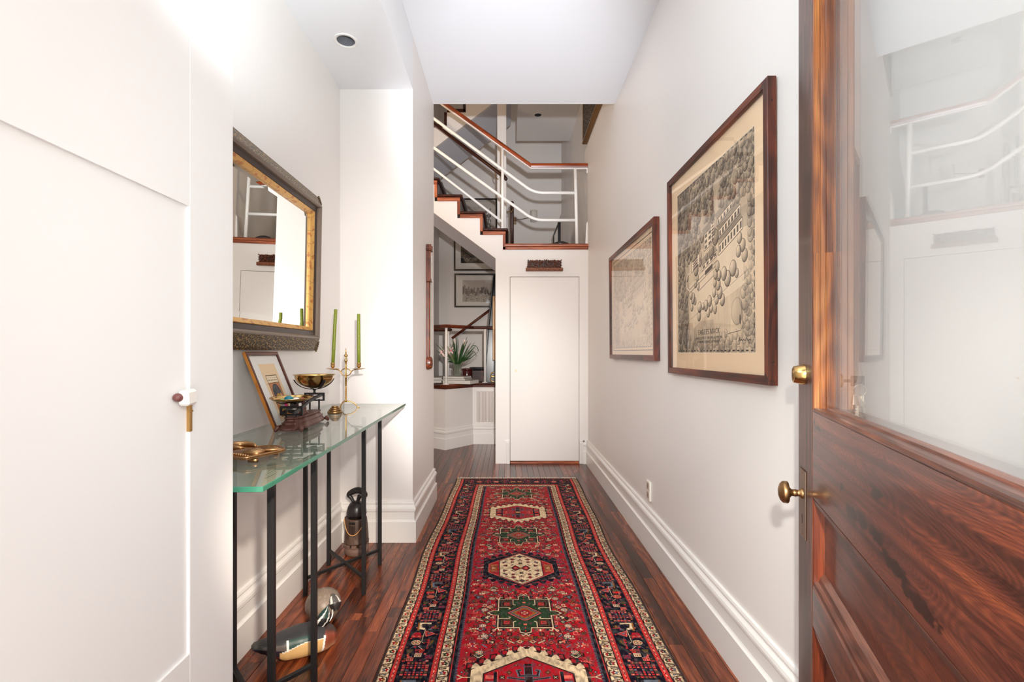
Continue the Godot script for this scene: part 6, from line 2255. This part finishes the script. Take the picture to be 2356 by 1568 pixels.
	# books under the vase and behind it
	var books = [
		[Vector3(-0.600, 0.802, -6.200), Vector3(0.390, 0.048, 0.26), -0.35, "thick white-paged book at the bottom of the stack under the lilies"],
		[Vector3(-0.640, 0.850, -6.205), Vector3(0.300, 0.020, 0.24), -0.30, "thin book in the middle of the stack under the lilies"],
		[Vector3(-0.645, 0.870, -6.205), Vector3(0.290, 0.026, 0.235), -0.33, "top book of the stack, carrying the vase of lilies"],
		[Vector3(-1.02, 0.802, -6.42), Vector3(0.30, 0.030, 0.22), 0.10, "lowest pale book of the pile cut off by the wall edge"],
		[Vector3(-1.00, 0.832, -6.42), Vector3(0.28, 0.016, 0.21), 0.16, "thin book on the pile cut off by the wall edge"],
		[Vector3(-1.00, 0.848, -6.42), Vector3(0.27, 0.022, 0.20), 0.08, "top book of the pile cut off by the wall edge"]]
	for e in books:
		var bk = thing("book", e[3], "book", e[0], e[2], "books on the lower landing")
		var sz = e[1]
		B()
		bx(Vector3(-sz.x / 2 + 0.004, 0.003, -sz.z / 2 + 0.004), Vector3(sz.x / 2 - 0.004, sz.y - 0.003, sz.z / 2 - 0.003), 0.0)
		done("pages", "paper_edges", bk)
		B()
		bx(Vector3(-sz.x / 2, 0, -sz.z / 2), Vector3(sz.x / 2, 0.003, sz.z / 2), 0.001)
		bx(Vector3(-sz.x / 2, sz.y - 0.003, -sz.z / 2), Vector3(sz.x / 2, sz.y, sz.z / 2), 0.001)
		bx(Vector3(-sz.x / 2, 0, -sz.z / 2), Vector3(sz.x / 2, sz.y, -sz.z / 2 + 0.003), 0.001)
		done("cover", "book_cover", bk)
	lilies()
	# lacquer canister, chest and the leaning black thing
	var cn = thing("lacquer_canister", "dark red glossy lacquer canister beside the vase", "canister", Vector3(-0.548, 0.792, -6.52))
	B(true)
	lathe([Vector2(0.0, 0.0), Vector2(0.070, 0.0), Vector2(0.074, 0.004), Vector2(0.074, 0.165), Vector2(0.072, 0.168)], 32)
	done("body", "lacquer_red", cn)
	B(true)
	lathe([Vector2(0.072, 0.169), Vector2(0.078, 0.171), Vector2(0.078, 0.186), Vector2(0.070, 0.192), Vector2(0.0, 0.194)], 32)
	done("lid", "lacquer_red", cn)
	var ch = thing("wooden_chest", "low dark wooden chest with a thick lid beside the canister", "chest", Vector3(-0.370, 0.792, -6.85), -0.06)
	B()
	bx(Vector3(-0.15, 0.0, -0.11), Vector3(0.15, 0.155, 0.11), 0.004, Transform3D(), 0)
	done("body", "wood_chest", ch)
	B()
	bx(Vector3(-0.158, 0.157, -0.118), Vector3(0.158, 0.170, 0.118), 0.004, Transform3D(), 0)
	bx(Vector3(-0.155, 0.171, -0.115), Vector3(0.155, 0.200, 0.115), 0.006, Transform3D(), 0)
	done("lid", "lacquer_black", ch)
	var ls = thing("leaning_carving", "tall black lacquered board tapering upwards, leaning beside the closet pier", "carving", Vector3(-0.27, 0.792, -6.60))
	B()
	slab([Vector2(-0.062, 0.0), Vector2(0.30, 0.0), Vector2(0.20, 1.47), Vector2(0.075, 1.47), Vector2(0.0, 0.76), Vector2(-0.035, 0.3)], -0.03, 0.03, Transform3D(Basis(Vector3(1, 0, 0), -0.02), Vector3.ZERO))
	done("board", "lacquer_black", ls)
	B(true)
	tube([Vector3(-0.044, 0.02, 0.034), Vector3(-0.018, 0.32, 0.030), Vector3(0.016, 0.76, 0.020), Vector3(0.088, 1.44, 0.008)], 0.008, 8)
	done("edge_bead", "lacquer_black", ls)
	B()
	var pb = [Vector3(-0.193, 1.10, -6.30), Vector3(-0.150, 1.930, -6.33)]
	bx(pb[0], pb[1], 0.002)
	done("pale_board", "wood_pale", null, "narrow pale wooden board edge beside the closet pier", "board")
	B()
	bx(Vector3(-0.172, 0.802, -6.302), Vector3(-0.152, 1.10, -6.328), 0.002)
	done("board_stand", "lacquer_black", null, "dark stand under the pale board beside the closet pier", "stand")
	for e in [[0.905, 0.030], [0.850, 0.036]]:
		B(true)
		var ring := []
		for k in 25:
			var a = TAU * k / 24
			ring.append(Vector3(-0.190 + e[1] * cos(a), e[0] + e[1] * sin(a), -6.40))
		tube(ring, 0.007, 8)
		done("brass_ring", "brass_bright", null, ("upper" if e[0] > 0.88 else "lower") + " brass ring of the pair standing beside the closet pier", "ring", "brass rings by the pier")
	# dark panel at the far left
	B()
	bx(Vector3(-1.30, 0.80, -7.295), Vector3(-1.125, 1.86, -7.335), 0.003)
	done("dark_panel", "lacquer_black", null, "tall black panel at the left end of the lower landing", "panel")

func lilies():
	var v = thing("lily_vase", "glass vase of green-leaved lilies with pale pink flowers standing on the books", "flowers", Vector3(-0.650, 0.896, -6.245))
	B(true)
	lathe([Vector2(0.0, 0.0), Vector2(0.042, 0.0), Vector2(0.046, 0.010), Vector2(0.056, 0.140), Vector2(0.060, 0.150), Vector2(0.056, 0.150), Vector2(0.042, 0.012), Vector2(0.0, 0.010)], 28)
	done("vase", "glass_vase", v)
	for k in 46:
		var a = rng.randf() * TAU
		var spread = rng.randf_range(0.05, 0.28)
		var h = rng.randf_range(0.36, 0.57) - spread * 0.45
		var top = Vector3(cos(a) * spread * 1.15 + 0.015, h, sin(a) * spread * 0.7)
		var p = [Vector3(cos(a) * 0.02, 0.02, sin(a) * 0.02), Vector3(cos(a) * 0.035, 0.16, sin(a) * 0.035), top * Vector3(0.62, 0.72, 0.62), top]
		B(true)
		var pts = spline(p, 4)
		var leafs := []
		var n = pts.size()
		var w = rng.randf_range(0.020, 0.034)
		for i in n:
			var t = i / float(n - 1)
			leafs.append(0.0025 + w * pow(sin(PI * clamp((t - 0.18) / 0.82, 0, 1)), 0.8))
		leafs[n - 1] = 0.0006
		tube(pts, leafs, 8, 0.16)
		done("leaf", "leaf_pale" if k % 7 == 0 else "leaf_green", v)
	# a drooping palm-like spray at the right
	for k in 11:
		B(true)
		var p0 = Vector3(0.05 + 0.016 * k, 0.19 + 0.020 * k, 0.02)
		tube([p0, p0 + Vector3(0.06, -0.004 - 0.004 * k, 0.01), p0 + Vector3(0.125, -0.035 - 0.006 * k, 0.015)], [0.005, 0.004, 0.0006], 6, 0.3)
		done("leaf", "leaf_green", v)
	B(true)
	tube(spline([Vector3(0.02, 0.12, 0.0), Vector3(0.09, 0.24, 0.02), Vector3(0.20, 0.385, 0.02), Vector3(0.255, 0.375, 0.02), Vector3(0.275, 0.32, 0.02)], 5), 0.004, 8)
	done("stem", "leaf_green", v)
	# flowers: six petals round a throat
	for e in [[Vector3(-0.062, 0.320, 0.13), 0.0, 0.052], [Vector3(-0.185, 0.300, 0.06), 0.8, 0.042]]:
		var b = Basis(Vector3(1, 0, 0), 1.1) * Basis(Vector3(0, 1, 0), e[1])
		for k in 6:
			B(true)
			var a = TAU * k / 6
			var d = Vector3(cos(a), 0.0, sin(a))
			var l = e[2]
			tube([e[0], e[0] + b * (d * l * 0.35 + Vector3(0, l * 0.35, 0)), e[0] + b * (d * l * 0.8 + Vector3(0, l * 0.42, 0)), e[0] + b * (d * l * 1.15 + Vector3(0, l * 0.2, 0))], [0.004, l * 0.22, l * 0.18, 0.001], 8, 0.2)
			done("petal", "petal", v)
		B(true)
		ball(e[0] + b * Vector3(0, e[2] * 0.2, 0), Vector3.ONE * e[2] * 0.24, 10)
		done("throat", "petal_pink", v)
	for e in [[Vector3(-0.215, 0.335, 0.06), Vector3(-0.15, 0.24, 0.06), 0.018], [Vector3(-0.03, 0.49, 0.02), Vector3(-0.02, 0.40, 0.02), 0.016], [Vector3(0.105, 0.48, 0.04), Vector3(0.09, 0.39, 0.04), 0.015], [Vector3(0.03, 0.335, 0.06), Vector3(0.025, 0.28, 0.06), 0.009], [Vector3(0.14, 0.38, 0.02), Vector3(0.12, 0.33, 0.02), 0.009], [Vector3(-0.12, 0.35, 0.02), Vector3(-0.09, 0.27, 0.02), 0.009]]:
		B(true)
		tube([e[1], e[1].lerp(e[0], 0.3), e[1].lerp(e[0], 0.7), e[0]], [0.003, e[2], e[2] * 0.9, 0.001], 10)
		done("bud", "petal", v)

# ---- fittings ---------------------------------------------------------------------------------------------
func downlight(label, at, r, dark):
	var o = thing("recessed_downlight", label, "light fitting", at, 0.0, "recessed downlights, switched off")
	B(true)
	lathe([Vector2(r * 1.32, 0.0), Vector2(r * 1.34, -0.003), Vector2(r * 1.28, -0.005), Vector2(r * 1.02, -0.004), Vector2(r * 0.99, 0.002), Vector2(r * 0.99, 0.006)], 36)
	done("trim_ring", "paint_white_metal", o)
	B(true)
	lathe([Vector2(r * 0.98, -0.001), Vector2(r * 0.94, 0.05), Vector2(r * 0.80, 0.085), Vector2(r * 0.72, 0.09)], 36)
	done("baffle", dark, o)
	B(true)
	lathe([Vector2(r * 0.73, 0.088), Vector2(r * 0.5, 0.080), Vector2(0.0, 0.078)], 28)
	done("lamp_face", "lamp_glass" if dark == "lamp_baffle" else "lamp_black", o)
	return o

func build_fittings():
	downlight("white-rimmed recessed downlight in the low ceiling of the recess, above the mirror", Vector3(-0.868, 2.871, -2.60), 0.047, "lamp_baffle")
	# the other one sits in a shallow collar under the upper floor
	var dl = thing("recessed_downlight", "dark recessed downlight in the brown-shaded ceiling over the stair landing", "light fitting", Vector3(0.405, 4.373, -6.48), 0.0, "recessed downlights, switched off")
	B(true)
	lathe([Vector2(0.062, 0.0), Vector2(0.062, -0.004), Vector2(0.050, -0.006), Vector2(0.046, -0.002)], 32)
	done("trim_ring", "paint_ceiling", dl)
	B(true)
	lathe([Vector2(0.047, -0.0022), Vector2(0.030, -0.0012), Vector2(0.0, -0.001)], 32)
	done("lamp_face", "lamp_black", dl)
	# stick barometer on the projecting wall
	var b = thing("stick_barometer", "slim mahogany stick barometer with a pediment top and round cistern on the projecting wall", "barometer", Vector3(WJ, 1.066, -3.605), 0.0)
	b.basis = FACE_L
	B()
	bx(Vector3(-0.028, 0.66, 0.001), Vector3(0.028, 0.885, 0.034), 0.003)
	bx(Vector3(-0.036, 0.885, 0.001), Vector3(0.036, 0.896, 0.042), 0.003)
	bx(Vector3(-0.033, 0.655, 0.001), Vector3(0.033, 0.664, 0.038), 0.003)
	done("dial_box", "wood_mahogany", b)
	for s in [-1.0, 1.0]:
		B()
		slab([Vector2(s * 0.036, 0.896), Vector2(s * 0.010, 0.896), Vector2(s * 0.012, 0.924), Vector2(s * 0.022, 0.912), Vector2(s * 0.036, 0.930)], 0.002, 0.040)
		done("pediment", "wood_mahogany", b)
	B()
	bx(Vector3(-0.014, 0.68, 0.034), Vector3(0.014, 0.875, 0.0355), 0.001)
	done("scale_plate", "paper_white", b)
	B()
	bx(Vector3(-0.017, 0.075, 0.001), Vector3(0.017, 0.656, 0.026), 0.005)
	done("trunk", "wood_mahogany", b)
	B(true)
	tube([Vector3(0, 0.12, 0.027), Vector3(0, 0.80, 0.036)], 0.0032, 8)
	done("glass_tube", "glass_vase", b)
	B(true)
	lathe([Vector2(0.0, 0.001), Vector2(0.036, 0.001), Vector2(0.038, 0.010), Vector2(0.034, 0.024), Vector2(0.034, 0.028), Vector2(0.032, 0.036), Vector2(0.024, 0.043), Vector2(0.010, 0.046), Vector2(0.0, 0.046)], 28, Transform3D(Basis(Vector3(1, 0, 0), Vector3(0, 0, 1), Vector3(0, -1, 0)), Vector3(0, 0.055, 0)) * Transform3D(Basis.from_scale(Vector3(1, 1, 1.35)), Vector3.ZERO))
	done("cistern_cover", "wood_mahogany", b)
	# carved panel over the closet door
	var p = thing("carved_plaque", "small pierced wooden carving on a ledge above the closet door", "carving", Vector3(0.395, 2.072, -CD))
	B()
	bx(Vector3(-0.200, 0.0, 0.0), Vector3(0.200, 0.036, 0.034), 0.005, Transform3D(), 0)
	done("ledge", "wood_carved", p)
	for k in 16:
		B(true)
		var x = -0.185 + 0.0247 * k
		ball(Vector3(x, 0.018 + 0.004 * sin(k * 2.0), 0.034), Vector3(0.009, 0.006, 0.004), 10)
		done("ledge_carving", "wood_carved", p)
	B()
	bx(Vector3(-0.182, 0.034, 0.0), Vector3(0.182, 0.118, 0.006), 0.001)
	done("backing", "wood_dark", p)  # darker colour paints in shade behind the leaves, for relief
	for r in 5:
		for q in 19:
			var c = Vector3(-0.176 + q * 0.0196 + rng.randf_range(-0.006, 0.006), 0.042 + r * 0.0178 + rng.randf_range(-0.005, 0.005), 0.012)
			var d = Vector3(cos(rng.randf() * TAU), sin(rng.randf() * TAU), 0) * rng.randf_range(0.006, 0.013)
			B(true)
			tube([c - d, c + Vector3(rng.randf_range(-0.004, 0.004), 0.003, rng.randf_range(0.006, 0.020)), c + d], [0.002, rng.randf_range(0.0045, 0.0075), 0.002], 7)
			done("carved_leaf", "wood_carved", p)
	# outlet on the right wall
	var ou = thing("wall_outlet", "small grey-faced outlet plate low on the right wall", "outlet", Vector3(WR, 0.357, -2.960))
	ou.basis = FACE_R
	B()
	bx(Vector3(-0.036, -0.059, 0.0), Vector3(0.036, 0.059, 0.012), 0.003)
	done("plate", "plastic_white", ou)
	for s in [-1, 1]:
		B()
		bx(Vector3(-0.018, s * 0.027 - 0.020, 0.011), Vector3(0.018, s * 0.027 + 0.020, 0.0135), 0.002)
		var so = done("socket", "plastic_grey", ou)
		B()
		bx(Vector3(-0.008, s * 0.027 - 0.006, 0.0130), Vector3(-0.005, s * 0.027 + 0.006, 0.0138), 0.0)
		bx(Vector3(0.005, s * 0.027 - 0.006, 0.0130), Vector3(0.008, s * 0.027 + 0.006, 0.0138), 0.0)
		done("slot", "lamp_black", so)
	# wall lamp on the landing
	var wl = thing("wall_lamp", "swing-arm wall lamp with a small white cylinder shade on the landing", "lamp", Vector3(0.12, 3.475, -8.40))
	B()
	bx(Vector3(-0.03, -0.06, 0.0), Vector3(0.03, 0.06, 0.02), 0.004)
	done("wall_plate", "steel_plate", wl)
	B(true)
	tube([Vector3(0, 0, 0.02), Vector3(0.02, 0, 0.05), Vector3(0.28, -0.01, 0.27)], 0.0055, 8)
	done("arm", "steel_plate", wl)
	B(true)
	lathe([Vector2(0.054, -0.085), Vector2(0.057, -0.085), Vector2(0.057, 0.085), Vector2(0.0, 0.086), Vector2(0.0, 0.083), Vector2(0.054, 0.082), Vector2(0.054, -0.085)], 32, Transform3D(Basis(), Vector3(0.318, 0.005, 0.30)))
	var sh = done("shade", "shade_white", wl)
	B(true)
	ball(Vector3(0.318, -0.03, 0.30), Vector3(0.026, 0.034, 0.026), 16)
	done("bulb", "lamp_glass", sh)
	# things on the landing
	var po = thing("wooden_pole", "round-topped dark wooden pole with a brass hook beside the column", "pole", Vector3(0.058, 2.356, -6.40))
	B(true)
	lathe([Vector2(0.0, 0.0), Vector2(0.024, 0.0), Vector2(0.024, 0.78), Vector2(0.027, 0.80), Vector2(0.022, 0.83), Vector2(0.0, 0.842)], 16)
	done("shaft", "wood_dark", po)
	B(true)
	tube(spline([Vector3(-0.075, 0.695, 0.0), Vector3(-0.030, 0.695, 0.02), Vector3(0.0, 0.70, 0.028), Vector3(0.004, 0.725, 0.026)], 4), 0.006, 8)
	done("hook", "brass_bright", po)
	var sc = thing("black_sculpture", "low black rounded sculpture lying on the landing edge behind the rail", "sculpture", Vector3(0.585, 2.368, -5.33))
	for e in [[Vector3(0.0, 0.022, 0.0), Vector3(0.080, 0.030, 0.05)], [Vector3(-0.045, 0.018, 0.02), Vector3(0.036, 0.022, 0.03)], [Vector3(0.06, 0.016, 0.01), Vector3(0.030, 0.020, 0.03)]]:
		B(true)
		ball(e[0], e[1], 18)
		done("body" if e[0].x == 0 else "limb", "stone_black", sc)
	framed("framed_picture", "black-edged framed picture standing on the landing, seen almost edge on", "picture", "", Transform3D(Basis(Vector3(0, 0, 1), Vector3(0, 1, 0), Vector3(-1, 0, 0)), Vector3(0.66, 2.588, -6.36)), 0.66, 0.46, 0.018, 0.035, "lacquer_black", "mat_white", "mat_white", 0.5, 0.3)
	# textile hung high on the right wall of the stairwell
	var h = thing("wall_hanging", "dark flecked textile with a gilt lower edge hung high on the stairwell wall", "hanging", Vector3(0.929, 3.665, -5.05))
	h.basis = FACE_R
	B()
	bx(Vector3(-0.62, 0.0, 0.0), Vector3(0.62, 1.1, 0.045), 0.004)
	done("cloth", "hanging_cloth", h)
	B()
	bx(Vector3(-0.63, -0.03, 0.0), Vector3(0.63, 0.0, 0.055), 0.004, Transform3D(), 0)
	bx(Vector3(-0.632, -0.03, 0.0), Vector3(-0.62, 1.1, 0.050), 0.003)
	done("gilt_edge", "brass_old", h)
	# end of the wall skin beside the landing
	B()
	slab([Vector2(0.0, 0.0), Vector2(0.024, 0.0), Vector2(0.024, 0.255), Vector2(0.012, 0.225)], 0.0, 0.03, Transform3D(Basis(), Vector3(WR - 0.024, 2.37, -5.30)))
	struct("trim_2", "paint_trim", "short white end board where the right wall meets the landing")
	# unseen glowing globe on a cord, out of view, placed to light the stairwell
	for e in [["unseen_hall_lamp", "unseen warm globe out of the picture, placed to light the stairwell", Vector3(-1.55, 3.35, -4.75), 6.6, 0.6]]:
		var la = thing(e[0], e[1], "lamp", e[2])
		B(true)
		ball(Vector3.ZERO, Vector3(0.10, 0.10, 0.10), 20)
		done("lamp_globe", "lamp_glow", la)
		B(true)
		tube([Vector3(0, 0.10, 0), Vector3(0, e[3] - e[2].y, 0)], 0.004, 6)
		done("cord", "iron_black", la)
